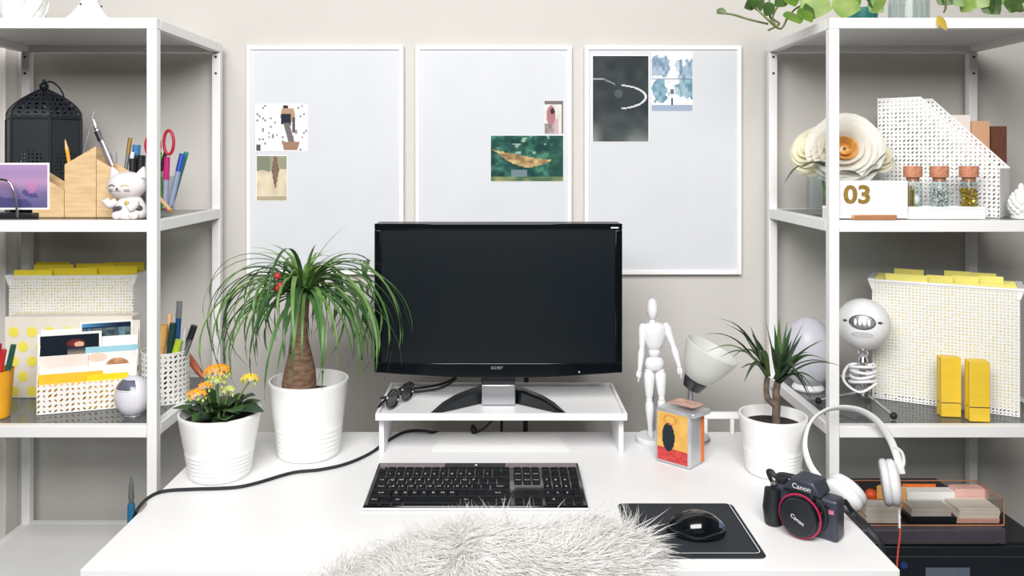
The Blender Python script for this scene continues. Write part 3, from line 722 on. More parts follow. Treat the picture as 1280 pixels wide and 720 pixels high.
# ================================================================ jointed mannequin
YM = 1.725
p0 = V((at(817, 0, YM).x, YM, DT+0.0005))
t = thing('artist_mannequin', 'white jointed wooden artist mannequin standing behind the poster tin', 'mannequin', p0)
M_man = mat('white_painted_wood', (224, 225, 228), 0.5, var=0.015, scale=30)
def q(px, py, dy=0.0): return at(px, py, YM+dy)-p0
MB().lathe([(0.036, 0), (0.038, 0.003), (0.038, 0.010), (0.035, 0.0125)], 32).build('base', M_man, t)
MB().tube([(0.004, 0.02, 0.0127), (0.004, 0.02, 0.12), (0.001, 0.012, 0.148)], 0.0022, 8).build('support_rod', M_chrome, t)
b = MB(); b.ball(q(815.5, 386.5), 0.0135, 20, 14, sq=(0.9, 1.05, 1.72)); b.ball(q(815.5, 403), 0.0072, 12, 8); b.build('head', M_man, t, sharp=80)
b = MB(); b.lathe([(0.006, 0.004), (0.021, 0.0), (0.0255, -0.009), (0.0245, -0.022), (0.0195, -0.04), (0.015, -0.052), (0.008, -0.056)][::-1], 22, T=Mx.Translation(q(818, 405)) @ Mx.Scale(0.68, 4, V((0, 1, 0)))); b.build('torso', M_man, t, sharp=70)
b = MB(); b.ball(q(818, 440), 0.0128, 16, 10, sq=(1, .75, 1)); b.build('waist', M_man, t, sharp=70)
b = MB(); b.lathe([(0.008, 0.0), (0.0165, -0.003), (0.0205, -0.012), (0.0195, -0.024), (0.012, -0.029)][::-1], 22, T=Mx.Translation(q(818, 446)) @ Mx.Scale(0.7, 4, V((0, 1, 0)))); b.build('pelvis', M_man, t, sharp=70)
UA = [(0, .004), (.06, .0085), (.3, .0088), (.75, .0072), (1, .005)]; FA = [(0, .004), (.08, .0068), (.35, .0072), (.85, .0048), (1, .004)]
TH = [(0, .006), (.06, .0112), (.3, .0116), (.8, .0086), (1, .005)]; CA = [(0, .005), (.08, .0082), (.35, .0088), (.8, .0056), (1, .0046)]
ARMS = [((803.5, 409, 0), (802, 437, -.006), (799.5, 462, -.014), (797.5, 477, -.016)), ((832.5, 408, 0), (842, 434, -.008), (849, 458, -.02), (851.5, 474, -.024))]
for A in ARMS:
    a, e, wv, h = [q(*x) for x in A]
    b = MB(); spindle(b, a+V((0, 0, .003)), e, UA); b.ball(a, 0.0082, 12, 8); b.build('upper_arm', M_man, t, sharp=70)
    b = MB(); b.ball(e, 0.0062, 12, 8); spindle(b, e, wv, FA); b.build('forearm', M_man, t, sharp=70)
    d = (h-wv).normalized(); b = MB(); b.ball(wv, .0046, 10, 8)
    s = V((0.0, 1, 0)); b.tube([wv, wv+d*.005, wv+d*.011, wv+d*.015], [.0036, .0058, .0060, .0052], 10, flat=0.55)
    for k in range(4):
        o = s*((k-1.5)*.0028); L = (.010, .0125, .0118, .009)[k]
        b.tube([wv+d*.013+o*.9, wv+d*(.013+L*.55)+o, wv+d*(.013+L)+o*.9+V((0, -.001, 0))], [.0016, .0015, .001], 6)
    b.tube([wv+d*.005-s*.005, wv+d*.010-s*.0095, wv+d*.015-s*.0105], [.0018, .0017, .001], 6)
    b.build('hand', M_man, t, sharp=70)
LEGS = [((811.5, 464, 0), (811.5, 500, -.004), (812, 540, .002), -1), ((825.5, 464, 0), (827, 498, -.008), (829, 536, .008), 1)]
for hp, kn, an, sd in LEGS:
    a, k_, c = q(*hp), q(*kn), q(*an); c.z = max(c.z, 0.0235); c = V((c.x*0.8, c.y, 0.0215))
    b = MB(); b.ball(a, 0.0095, 12, 8); spindle(b, a, k_, TH); b.build('thigh', M_man, t, sharp=70)
    b = MB(); b.ball(k_, 0.007, 12, 8); spindle(b, k_, c, CA); b.build('calf', M_man, t, sharp=70)
    b = MB(); b.tube([c+V((0, .006, -.004)), c+V((0, 0, -.0035)), c+V((sd*.001, -.012, -.005)), c+V((sd*.002, -.022, -.0068))], [.0045, .0055, .0046, .002], 12, flat=1.35); b.build('foot', M_man, t, sharp=70)

# ================================================================ poster tin
pc = on(863, 588, DT+.0005); pl = on(819, 575.5, DT+.0005)
ang = math.atan2(pc.y-pl.y, pc.x-pl.x); WT = (pc-pl).length; DTN, HT = 0.056, 0.107
t = thing('tea_tin', 'small silver tin with an ochre and red printed front, right of the monitor', 'tin', pl.lerp(pc, .5), ang)
M_tin = mat('tin_steel', (206, 208, 212), 0.32, 0.55, var=0.05, scale=30, bump=0.15, bscale=60)
MB().b2(-WT/2, WT/2, 0, DTN, 0, HT).build('body', M_tin, t, bevel=0.004)
M_or = mat('orange_print', (240, 128, 48), 0.5, var=0.08, scale=40); M_blk = mat('print_black', (34, 38, 44), 0.5, var=0.05)
def f_tin(u, v):
    c = mixc((222, 178, 96), (206, 158, 80), vn(u*6, v*8, 41))
    if v < 0.27: c = mixc((178, 54, 60), (206, 92, 80), vn(u*9, v*22, 42)*0.8)
    if ((u-0.37)/0.21)**2+((v-0.5)/0.29)**2 < 1: c = (38, 46, 52)             # plain dark rounded shape
    if 1 < ((u-0.42)/0.17)**2+((v-0.86)/0.085)**2 < 1.6: c = mixc(c, (200, 96, 60), 0.6)
    return c
picture('front_print', WT-0.011, HT-0.012, f_tin, 36, 48, t, (0, -0.0004, 0.006), None, 0.0003)
MB().b2(WT/2+.0002, WT/2+0.0010, DTN-0.014, DTN-0.002, 0.004, HT-0.004).build('orange_band', M_or, t)
li = MB().prism(rr(WT/2+0.001, DTN/2+0.001, 0.006), -0.009, 0, T=ZUP).build('lid', M_tin, t, (0.012, DTN/2+0.004, HT+0.0012), (0, math.radians(-1.5), math.radians(-8)), bevel=0.002)
MB().prism(rr(WT/2-0.008, DTN/2-0.008, 0.006), -0.0006, 0, T=ZUP).build('lid_print', mat('lid_pink_print', (214, 168, 150), 0.5, var=0.2, scale=50), li, (0, 0, 0.0092))

# ================================================================ tilted uplighter lamp
YL = 1.735
p0 = V((at(863, 0, YL).x, YL, DT+.0005))
t = thing('table_lamp', 'small table lamp with a tilted white frosted cone shade behind the poster tin', 'lamp', p0)
MB().lathe([(0.04, 0), (0.042, .004), (0.040, .008), (.008, .011)], 32).build('base', M_silver, t)
zc = at(863, 486, YL).z-p0.z
MB().lathe([(0.0055, .0112), (0.0055, zc)], 16, T=Mx.Translation((0.0, 0, 0))).build('stem', M_chrome, t)
T = Mx.Translation((0, 0, zc-.002)) @ Mx.Rotation(math.radians(26), 4, 'Y') @ Mx.Rotation(math.radians(8), 4, 'X')
MB().lathe([(0.006, 0), (0.019, .004), (0.024, .018), (0.026, .024), (.02, .026)], 28, T=T).build('collar', mat('dark_nickel', (96, 98, 102), 0.3, 0.9, var=0.05), t)
M_frost = mat('frosted_shade', (248, 249, 247), 0.35, var=0.005, trans=0.65)
MB().lathe([(0.02, .0262), (0.030, .030), (0.044, .056), (0.056, .086), (0.059, .1), (0.057, .1005), (0.052, .086), (0.028, .034)], 40, T=T, cap1=False).build('shade', M_frost, t, sharp=80)
# small white stand at the back edge of the desk
YS = 1.770
a, c = at(876, 515.5, YS), at(938, 523, YS)
t = thing('display_stand', 'low white metal stand at the back edge of the desk beside the dracaena pot', 'stand', V(((a.x+c.x)/2, YS, DT+.0005)))
h2 = (c.x-a.x)/2
MB().b2(-h2, h2, -.006, .006, c.z-DT, a.z-DT).build('crossbar', M_frame, t, bevel=.001)
for x in (at(915, 0, YS).x-t.location.x, -h2+.01):
    MB().b2(x-.004, x+.004, -.004, .004, 0, c.z-DT-.0008).build('leg', M_frame, t, bevel=.001)

# ================================================================ camera
pcam = on(1004, 678, DT+.0005)
t = thing('photo_camera', 'black digital camera with a lens cap, on the right corner of the desk', 'camera', (at(1008, 0, 1.315).x, 1.315, DT+.0006), math.radians(-44))
M_cam = mat('camera_body', (26, 29, 34), 0.5, var=0.06, scale=90, bump=0.15, bscale=1500); M_cam2 = mat('camera_shell', (56, 60, 72), 0.35, var=0.06, scale=60)
MB().b2(-0.056, 0.056, -0.016, 0.016, 0, 0.066).build('body', M_cam2, t, bevel=0.006, seg=3)
b = MB(); b.tube([(-0.0475, -0.020, 0.004), (-0.0475, -0.025, 0.03), (-0.047, -0.023, 0.060)], [0.0135, 0.0145, 0.0125], 16, flat=0.85); b.build('grip', M_cam, t, sharp=60)
top = [(-0.030, 0.0662), (0.034, 0.0662), (0.027, 0.080), (0.021, 0.0885), (-0.014, 0.0885), (-0.022, 0.078)]
MB().prism(top, -0.026, 0.018).build('viewfinder_hump', M_cam2, t, bevel=0.004, seg=3)
MB().prism([(-0.020, 0.062), (0.026, 0.062), (0.019, 0.0725), (-0.012, 0.0725)], -0.0285, -0.0262).build('hump_front', M_cam, t, bevel=0.001)
b = MB(); add_text(b, 'Canon', 0.0115, Mx.Translation((0.003, -0.0264, 0.0762)) @ FRONT); b.build('logo', M_plast, t)
MB().lathe([(0.010, 0), (0.0108, .001), (0.0108, .007), (0.0095, .008)], 24, T=Mx.Translation((-0.042, 0.001, 0.0663))).build('mode_dial', M_cam, t)
MB().lathe([(0.005, 0), (0.005, .003), (0.004, .004)], 16, T=Mx.Translation((-0.046, -0.0175, 0.0655))).build('shutter_button', M_silver, t)
LT = Mx.Translation((0.006, -0.0163, 0.036)) @ Mx.Rotation(PI/2, 4, 'X')
MB().lathe([(0.0365, 0.0), (0.0365, .004), (0.0345, .005)], 40, T=LT, cap0=False).build('lens_mount', M_cam, t)
ln = MB().lathe([(0.0325, 0.0052), (0.0335, .008), (0.0335, .0225), (0.0318, .026)], 44, T=LT).build('lens', M_gloss, t)
b = MB(); ring = []
for k in range(44): b_ = 2*PI*k/44; ring.append(LT @ V((0.0330*math.cos(b_), 0.0330*math.sin(b_), .0225)))
b.tube(ring, 0.0018, 6, close=True); b.build('red_ring', mat('crimson_ring', (190, 30, 78), 0.35, var=0.03), ln)
MB().lathe([(0.0295, 0.0262), (0.0295, .030), (0.0285, .0315)], 44, T=LT).build('lens_cap', M_black, ln)
b = MB(); add_text(b, 'Canon', 0.0088, LT @ Mx.Translation((0, -0.003, .0318)) @ Mx.Rotation(math.radians(-26), 4, 'Z')); b.build('cap_logo', M_plast, ln)
b = MB(); b.box((0.047, -0.0167, 0.047), (0.008, .0012, .006)); b.build('red_badge', mat('badge_red', (214, 120, 140), 0.4, var=0.2, scale=200), t)
MB().ball((0.041, -0.0165, 0.055), 0.0035, 12, 8, sq=(1, .5, 1)).build('release_button', M_cam, t)
# neck strap: loop at the left lug, long end over the desk edge
b = MB(); b.tube(spline([(-0.056, 0, 0.058), (-0.064, 0.002, 0.068), (-0.067, 0.003, 0.075), (-0.061, 0.0035, 0.076), (-0.054, 0.003, 0.071), (-0.046, 0.012, 0.073), (-0.03, 0.026, 0.069)], 6), 0.0045, 8, flat=0.25); b.build('strap', M_rub, t)
inv = (Mx.Translation(t.location) @ Mx.Rotation(t.rotation_euler.z, 4, 'Z')).inverted()
wp = [on(1047, 630, DT+.050), on(1057, 628, DT+.045), on(1066, 640, DT+.02), V((0.590, 1.30, DT+.008)), V((0.604, 1.285, DT-.02)), V((0.606, 1.28, DT-.10)), V((0.60, 1.29, DT-.2))]
b = MB(); b.tube(spline([inv @ p for p in wp], 6), 0.0050, 8, flat=0.25); b.build('strap', M_rub, t)

# ================================================================ headphones
cupL = on(1056, 618, DT+.036); cupL = V((at(1056, 618, 1.40).x, 1.40, at(1056, 618, 1.40).z))
YR = 1.585
t = thing('headphones', 'white headphones leaning between the desk corner and the right shelf unit', 'headphones', (cupL.x, cupL.y, DT+.0005))
o0 = V(t.location)
def hp(px, py, Y): return at(px, py, Y)-o0
band = spline([hp(1028, 602, 1.415), hp(1013, 582, 1.44), hp(1006, 556, 1.475), hp(1012, 530, 1.52), hp(1028, 515, 1.55), hp(1050, 509.5, 1.575), hp(1075, 513, 1.59), hp(1096, 526, 1.595), hp(1112, 548, 1.595), hp(1121, 570, 1.59), hp(1127, 592, 1.585)], 6)
MB().tube(band, 0.0075, 10, flat=0.42).build('headband', M_plast, t, sharp=80)
M_pad2 = mat('white_ear_pad', (226, 227, 230), 0.6, var=0.02, scale=60)
def cup(c, axis, r, n1='ear_cup'):
    T = Mx.Translation(c) @ V(axis).to_track_quat('Z', 'Y').to_matrix().to_4x4()
    o = MB().lathe([(r*.5, 0.017), (r*.85, .0145), (r, .008), (r, .0005), (r*.96, -.002)][::-1], 30, T=T).build(n1, M_plast, t, sharp=70)
    MB().lathe([(r*.9, -.016), (r*1.0, -.013), (r*1.02, -.006), (r*.95, -.0024)], 30, T=T).build('ear_pad', M_pad2, o, sharp=70)
    return o
cup(hp(1056, 617, 1.40), (-0.72, -0.35, -0.6), 0.034)
cup(hp(1113, 603, 1.575), (0.93, -0.33, 0.12), 0.043)
MB().tube(spline([hp(1117, 558, 1.59), hp(1127, 565, 1.588), hp(1130, 578, 1.585), hp(1126, 588, 1.585)], 5), 0.003, 8).build('yoke', M_plast, t)
M_cord = mat('coral_cord', (228, 92, 72), 0.5, var=0.04)
MB().tube(spline([hp(1122, 628, 1.572), hp(1124, 640, 1.572), hp(1124.5, 660, 1.57)], 5), 0.0022, 8).build('plug_sleeve', M_plast, t)
MB().tube(spline([hp(1124.5, 652, 1.5705), hp(1125, 668, 1.572), hp(1122.5, 690, 1.575), hp(1121, 720, 1.575), V((0.17, 0.17, -.4)), V((0.16, 0.16, -DT+.005)), V((0.25, 0.05, -DT+.005))], 6), 0.0017, 8).build('cord', M_cord, t)

# ================================================================ punched-steel office pieces
def sheet(b, x0, x1, z0, z1, y, th=0.0012, m=0): b.b2(x0, x1, y-th/2, y+th/2, z0, z1, m)
def uvxz(p): return (p.x, p.z)
M_foldr = mat('yellow_folder', (240, 232, 132), 0.55, var=0.04, scale=10)
M_foldr2 = mat('bright_yellow_folder', (254, 232, 62), 0.55, var=0.04, scale=10)
def file_box(label, loc, rz, w_, h, d, tabs, grp, col=M_foldr, back=0.0):
    t = thing('file_box', label, 'file box', loc, rz, grp)
    for y in (0, d):
        b = MB(); sheet(b, -w_/2, w_/2, 0, h, y); b.build('side_panel', M_perf3, t, uvf=uvxz)
    for s in (-1, 1):
        b = MB(); b.b2(s*w_/2-.0012 if s > 0 else -w_/2, w_/2 if s > 0 else -w_/2+.0012, .0012, d-.0012, 0, h*0.97); b.build('end_panel', M_frame, t)
    MB().b2(-w_/2+.002, w_/2-.002, .0014, d-.0014, 0, .002).build('bottom_panel', M_frame, t)
    for y in (0.0, d):
        MB().tube([(-w_/2-.008, y, h), (w_/2+.008, y, h)], .003, 8).build('rim', M_frame, t)
    for s in (-1, 1):
        MB().prism([(s*(w_/2+.009), h+.004), (s*(w_/2+.001), h-.02), (s*(w_/2-.004), h-.02), (s*(w_/2-.004), h+.004)][::-s], -.0015, d+.0015).build('rim_flange', M_frame, t)
    nf = 7
    for k in range(nf):                                      # hanging folders, each with its tab
        y = 0.0022+(d-.006)*k/(nf-1)
        f = MB().b2(-w_/2+.004, w_/2-.004, y-.0008, y+.0008, 0.012, h+.003).build('folder', col, t)
        if k < len(tabs):
            x0, x1, dz = tabs[k]
            MB().b2(x0, x1, y-.0012, y+.0012, h+.0032, h+.0055+dz).build('folder_tab', M_lemon if col is M_foldr else M_foldr2, f)
    return t
# ---- right shelf, glass level
c0, c1 = V((0.827, 1.813, S1+.0004)), V((1.069, 1.674, S1+.0004))
WB = (c1-c0).length
file_box('white punched-steel file box of pale yellow folders, right shelf, behind the yellow pegs', c0.lerp(c1, .5), math.atan2(c1.y-c0.y, c1.x-c0.x), WB, 0.262, 0.115,
         [(-.112, -.03, .012), (-.032, .018, .012), (.016, .066, .0125), (.066, .112, .013), (-.1, -.04, .015), (0, .05, .015), (.05, .1, .012)], 'punched steel file boxes')
# yellow pegs
def peg(px, py, label, lean):
    p = on(px, py, S1+.0006)
    t = thing('clothes_peg', label, 'peg', p, -0.12, 'large yellow clothes pegs')
    M_peg = mat('yellow_peg', (240, 202, 62), 0.5, var=0.03, scale=20, stretch=(1, 1, 4))
    for s, n in ((-1, 'front_arm'), (1, 'rear_arm')):
        pr = [(-0.0195, 0.0), (0.0195, 0), (0.0195, 0.122), (-0.0195, 0.122)]
        b = MB()
        ya, yb = (-.0125, -.0012) if s < 0 else (.0012, .0125)
        b.prism(pr, ya, yb); b.build(n, M_peg, t, bevel=.0012)
    MB().b2(-.0198, .0198, -.0131, -.0126, .0285, .0302).build('spring', M_silver, t)
    MB().tube([(-.021, 0, .0293), (.021, 0, .0293)], .0011, 6).build('spring', M_silver, t)
peg(1186, 519, 'large yellow clothes peg, nearer the white microphone', 0)
peg(1221.5, 525, 'large yellow clothes peg, nearer the end of the file box', 0)
# microphone
YMc = 1.745
p0 = V((at(1078.5, 0, YMc).x, YMc, S1+.0004))
t = thing('microphone', 'white ball microphone on a chrome tripod stand, right shelf', 'microphone', p0)
def mp_(px, py, dy=0): return at(px, py, YMc+dy)-p0
cc = mp_(1079, 405); RB = 0.0545
MB().ball(cc, RB, 36, 24).build('ball', M_plast, t, sharp=80)
M_grl = mat('grille_mesh', (150, 150, 154), 0.4, 0.7, var=0.3, scale=500)
fr = V((-0.42, -0.86, 0.16)).normalized()
def onball(ax, ay, k=1.0):
    z = fr; x = V((0, 0, 1)).cross(z)*-1; x.normalize(); y = z.cross(x)*-1
    x = V((-z.y, z.x, 0)).normalized(); y = z.cross(x); 
    d = z*math.cos(0)*(1-(ax*ax+ay*ay))**.5+x*ax+y*ay
    return cc+d*RB*k
x_ = V((-fr.y, fr.x, 0)).normalized()
def dome_patch(b, cx, cy, rx, ry, k0, m=0, n=24):
    vs = [onball(cx, cy, k0)]; fs = []
    for ring in (0.5, 1.0):
        for i in range(n): a = 2*PI*i/n; vs.append(onball(cx+rx*ring*math.cos(a), cy+ry*ring*math.sin(a), k0))
    for i in range(n):
        j = (i+1) % n; fs += [(0, 1+i, 1+j), (1+i, 1+n+i, 1+n+j, 1+j)]
    b.add(vs, fs, m)
b = MB(); dome_patch(b, 0, 0.08, .46, .27, 1.006); o = b.build('badge', M_grl, t, sharp=80)
b = MB(); b.tube([onball(.46*math.cos(2*PI*i/28), .08+.27*math.sin(2*PI*i/28), 1.006) for i in range(28)], .0011, 6, close=True); b.build('badge_rim', M_chrome, o)
for k in range(4):
    b = MB(); dome_patch(b, -.24+.16*k, .08, .05, .13, 1.015, n=12); b.build('badge_relief', M_plast, o, sharp=80)
b = MB(); dome_patch(b, 0.0, -.40, .40, .12, 1.004); b.build('lower_plate', mat('plate_grey', (206, 207, 211), 0.3, var=0.02), t, sharp=80)
for sx in (-.62, .62):
    b = MB(); dome_patch(b, sx, .1, .09, .05, 1.004, n=12); b.build('vent', M_grl, t, sharp=80)
zb = mp_(1079, 434).z
MB().lathe([(.011, zb-.03), (.008, zb-.02), (.012, zb-.012), (.0085, zb-.006), (.012, zb+.004)], 18).build('swivel_joint', M_chrome, t)
MB().lathe([(.0065, .03), (.0065, zb-.0305)], 16).build('stem', M_chrome, t)
hub = 0.034
MB().lathe([(.012, .022), (.015, .027), (.015, .042), (.012, .046)], 20).build('hub', M_chrome, t)
for fx, fy, Y in ((1117, 521, None), (1023, 502, None), (1085, 494, None)):
    e = on(fx, fy, S1+.006)-p0; e.z = .0075
    d = (e-V((0, 0, hub))).normalized()
    lg = MB().tube([V((0, 0, hub))+d*.012, e], .0032, 10).build('leg', M_chrome, t)
    MB().ball(e, .0072, 16, 10).build('rubber_foot', M_rub, lg)
# coiled cable round the stand
pts = []
for k in range(90):
    a = 2*PI*k/22; pts.append((.0255*math.cos(a)*(1+.06*math.sin(a*.37)), .0225*math.sin(a), .050+.0105*k/22+.002*math.sin(a*1.7)))
MB().tube(pts, .0032, 8).build('coiled_cable', M_plast, t, sharp=80)
MB().tube(spline([(.02, -.02, .055), (-.02, -.03, .04), (-.045, -.01, .06), (-.02, .02, .085), (.02, .0, .09)], 6), .003, 8).build('coiled_cable', M_plast, t, sharp=80)
# round white lamp globe behind
p0 = V((at(1010, 0, 1.88).x, 1.88, S1+.0004))
t = thing('globe_lamp', 'round pale white globe lamp behind the microphone at the back of the right shelf', 'lamp', p0)
MB().lathe([(.034, 0), (.036, .004), (.03, .014)], 32).build('base', M_plast, t)
MB().lathe([(.0301, .0142), (.046, .034), (.053, .065), (.054, .095), (.049, .125), (.036, .15), (.018, .164), (.0001, .168)], 36).build('globe', mat('opal_glass', (222, 222, 232), 0.35, var=0.01, trans=0.2), t, sharp=80)

# ---- right shelf, middle level
# magazine file, turned so that its low end comes forward
cR, cL = V((1.034, 1.685, S2+.0004)), V((.8588, 1.8548, S2+.0004)); wf = (cR-cL).length
hf = at(0, 124.5, 1.8548).z-S2; hl = at(0, 211, 1.685).z-S2; xs = .090
t = thing('magazine_file', 'white punched-steel magazine file with a sloping top on the right shelf', 'magazine file', cL, math.atan2(cR.y-cL.y, cR.x-cL.x))
prof = [(0, 0), (wf, 0), (wf, hl), (xs, hf), (0, hf)]
D = 0.080
for y in (0, D):
    b = MB(); b.prism(prof, y, y+.0012); b.build('side_panel', M_perf, t, uvf=uvxz)
b = MB(); b.b2(wf-.0012, wf, .0014, D-.0002, 0, hl); b.build('front_panel', M_frame, t)
b = MB(); b.b2(0, .0012, .0014, D-.0002, 0, hf); b.build('back_panel', M_frame, t)
MB().b2(.0014, wf-.0014, .0014, D-.0002, 0, .0015).build('bottom_panel', M_frame, t)
for y in (0.0006, D+.0006):
    MB().tube([(0, y, hf), (xs, y, hf), (wf, y, hl)], .0022, 6).build('edge_rim', M_frame, t)
# books behind / in the file
def vbook(px0, px1, py, Y, dep, m, label, cat, pages=True, grp='books behind the magazine file'):
    x0, x1 = at(px0, 0, Y).x, at(px1, 0, Y).x; h = at(0, py, Y).z-S2
    t = thing('book', label, cat, ((x0+x1)/2, Y, S2+.0005), 0, grp); h2 = (x1-x0)/2
    MB().b2(-h2, -h2+.002, 0, dep, 0, h).build('cover', m, t); MB().b2(h2-.002, h2, 0, dep, 0, h).build('cover', m, t)
    MB().b2(-h2+.0022, h2-.0022, 0, .002, 0, h).build('spine', m, t)
    MB().b2(-h2+.0023, h2-.0023, .0023, dep-.002, .002, h-.003).build('pages', M_paper, t)
vbook(1180, 1213, 144, 1.845, .10, mat('cream_cover', (236, 226, 220), .6, var=.02), 'cream white book behind the magazine file', 'book')
vbook(1214.5, 1237, 151.5, 1.845, .10, mat('tan_cover', (214, 166, 132), .6, var=.04), 'tan book between the cream book and the brown book', 'book')
vbook(1239, 1258.5, 158, 1.845, .10, mat('brown_cover', (112, 70, 54), .5, var=.2, scale=40, stretch=(8, 1, 1)), 'dark brown book at the right end of the books', 'book')
# desk calendar sign with tray and bottles
YT = 1.645
a = at(1048, 0, YT-.02).x
x0, x1 = at(1036, 0, YT).x, at(1232, 0, YT).x
t = thing('bottle_tray', 'long white tray holding three corked bottles, right shelf', 'tray', ((x0+x1)/2, YT, S2+.0004)); h2 = (x1-x0)/2
zt = at(0, 258.5, YT).z-S2; 
MB().b2(-h2, h2, 0, .034, 0, zt-.006).build('base', M_frame, t, bevel=.001)
MB().b2(-h2, h2, 0, .003, zt-.0058, zt).build('front_lip', M_frame, t, bevel=.0006)
MB().b2(-h2, h2, .031, .034, zt-.0058, zt).build('rear_lip', M_frame, t, bevel=.0006)
zf = S2+.0004+zt-.0056
t = thing('number_sign', 'white block sign with gold numerals and a copper clip, right shelf', 'sign', (at(1091.5, 0, YT-.013).x, YT-.013, S2+.0004))
w2 = (at(1135, 0, YT-.013).x-at(1048, 0, YT-.013).x)/2; hz = at(0, 226, YT-.013).z-S2
MB().b2(-w2, w2, 0, .011, 0.003, hz).build('block', M_frame, t, bevel=.0012)
b = MB(); add_text(b, '03', 0.050, Mx.Translation((-0.0320, -.0006, hz*0.62)) @ FRONT, 0, 1.12)
M_gold = mat('gold_foil', (176, 146, 74), .45, .35, c2=(150, 120, 56), scale=80); b.build('numerals', M_gold, t)
b = MB(); b.b2(at(1063, 0, 1.635).x-t.location.x, at(1117, 0, 1.635).x-t.location.x, -.012, -.001, 0.0005, .0105); b.build('clip', M_copper, t, bevel=.001)
M_cork = mat('cork', (206, 144, 112), .85, c2=(170, 110, 84), scale=120, bump=.4, bscale=300)
random.seed(3)
BOT = [(1141, 'gold sticks and white cotton', 'corked glass bottle of gold sticks, beside the number sign'), (1174, 'silver', 'corked glass bottle of silver beads, middle of the three'), (1211, 'gold', 'corked glass bottle of gold flakes, right of the other bottles')]
for px, kind, label in BOT:
    t = thing('glass_bottle', label, 'bottle', (at(px, 0, YT+.017).x, YT+.017, zf), 0, 'corked bottles on the white tray')
    hb = at(0, 222, YT+.017).z-zf
    MB().lathe([(.0165, 0), (.018, .003), (.018, hb*.72), (.0135, hb*.9), (.0135, hb), (.0122, hb), (.0122, hb*.9), (.0168, hb*.71), (.0168, .004)], 28, cap1=False).build('glass', M_glass, t)
    MB().lathe([(.0118, hb-.008), (.0125, hb+.0003), (.0178, hb+.001), (.0182, hb+.022), (.0172, hb+.0235)], 20).build('cork', M_cork, t)
    b = MB()
    if kind == 'gold':
        for i in range(150):
            a, r = random.uniform(0, 2*PI), .0155*math.sqrt(random.random()); b.box((r*math.cos(a), r*math.sin(a), random.uniform(.006, hb*.66)), (.004, .004, .0012), rx=random.uniform(0, 3), ry=random.uniform(0, 3))
        o = b.build('gold_flakes', mat('gold_flake', (226, 186, 66), .3, .5, var=.2, scale=200), t)
    elif kind == 'silver':
        for i in range(130):
            a, r = random.uniform(0, 2*PI), .0150*math.sqrt(random.random()); b.ball((r*math.cos(a), r*math.sin(a), random.uniform(.005, hb*.62)), .0016, 6, 4, m=i % 2)
        o = b.build('silver_beads', [M_silver, M_paper], t)
    else:
        for i in range(14):
            a = 2*PI*i/14; r = .008*(i % 3)/2; b.tube([(-.004+r*math.cos(a), r*math.sin(a), .004), (-.004+r*1.2*math.cos(a), r*1.2*math.sin(a), hb*.75)], .0011, 5)
        o = b.build('gold_sticks', M_gold, t)
        MB().ball((.007, 0, .018), .0078, 12, 8, sq=(1, 1, 1.4)).build('cotton', M_paper, t)
    if 'sticks' not in o.name: o['kind'] = 'stuff'
# ornament at the right edge
p = on(1279, 273.5, S2+.0005); t = thing('ornament', 'small white knobbly ornament at the right end of the right shelf, beside the magazine file', 'ornament', (p.x, 1.665, S2+.0005))
MB().lathe([(.018, 0), (.019, .003), (.013, .006)], 20).build('base', M_ceram, t)
k = 0
for i in range(8):
    n = 9 if i < 6 else 5; r = .020*math.sin(PI*(.22+.74*i/8)); z = .008+.0066*i
    b = MB()
    for j in range(n): a = 2*PI*(j+.5*(i % 2))/n; b.ball((r*math.cos(a), r*math.sin(a), z), .0058, 8, 6, sq=(1, 1, 1.2))
    b.ball((0, 0, z), max(.004, r), 12, 6); b.build('scale_row', M_ceram, t, sharp=80)
MB().ball((0, 0, .064), .006, 10, 8, sq=(1, 1, 1.5)).build('tip', M_ceram, t)
# vase of roses
YV = 1.768
p0 = V((at(1045, 0, YV).x, YV, S2+.0004))
t = thing('rose_vase', 'square glass vase of cream and white roses behind the number sign', 'vase', p0)
vr = (at(1071, 0, YV).x-at(1019.5, 0, YV).x)/2; vh = at(0, 212, YV).z-S2
b = MB()
for sx in (-1, 1): b.b2(sx*vr-.002, sx*vr+.002, -vr+.0025, vr-.0025, 0.011, vh); b.b2(-vr-.002, vr+.002, sx*vr-.002, sx*vr+.002, .011, vh)
b.b2(-vr-.002, vr+.002, -vr-.002, vr+.002, 0, .0105)
b.build('glass', M_glass, t)
M_pet = mat('white_petal', (248, 246, 240), .6, var=.01, scale=40, trans=.45); M_petc = mat('cream_petal', (246, 243, 222), .6, var=.02, scale=40, trans=.45); M_peach = mat('peach_petal', (246, 206, 130), .6, c2=(226, 164, 80), scale=120, trans=.2)
MATP = {'w': M_pet, 'c': M_petc, 'p': M_peach}
def ring_petal(m, R, rt, ht, h0, n, curl):                  # one petal of a whorl, in the bloom's own frame
    b = MB(); vs = []; fs = []; ni, nj = 8, 8; wmax = PI/n*1.75
    for i in range(ni+1):
        for j in range(nj+1):
            v = j/nj*2-1; s = i/ni*(1-.16*v*v); wd = wmax*(.35+.65*math.sin(PI*min(1, .12+.5*i/ni)))
            ro = R*(.05+rt*s**.62); h = R*(h0+(ht-h0)*s**1.5)
            k = max(0, (s-.72)/.28); ro += R*.05*k*curl; h -= R*.11*k*k*curl-R*.018*math.sin(v*7+rt*9)*k
            ro *= 1+.035*v*v; a = v*wd/(max(.45, s**.35))
            a = max(-wmax, min(wmax, a)); vs.append((ro*math.cos(a), ro*math.sin(a), h))
    for i in range(ni):
        for j in range(nj): a = i*(nj+1)+j; fs.append((a, a+nj+1, a+nj+2, a+1))
    b.add(vs, fs); return b.mesh('petal', m, sharp=80)
random.seed(9)
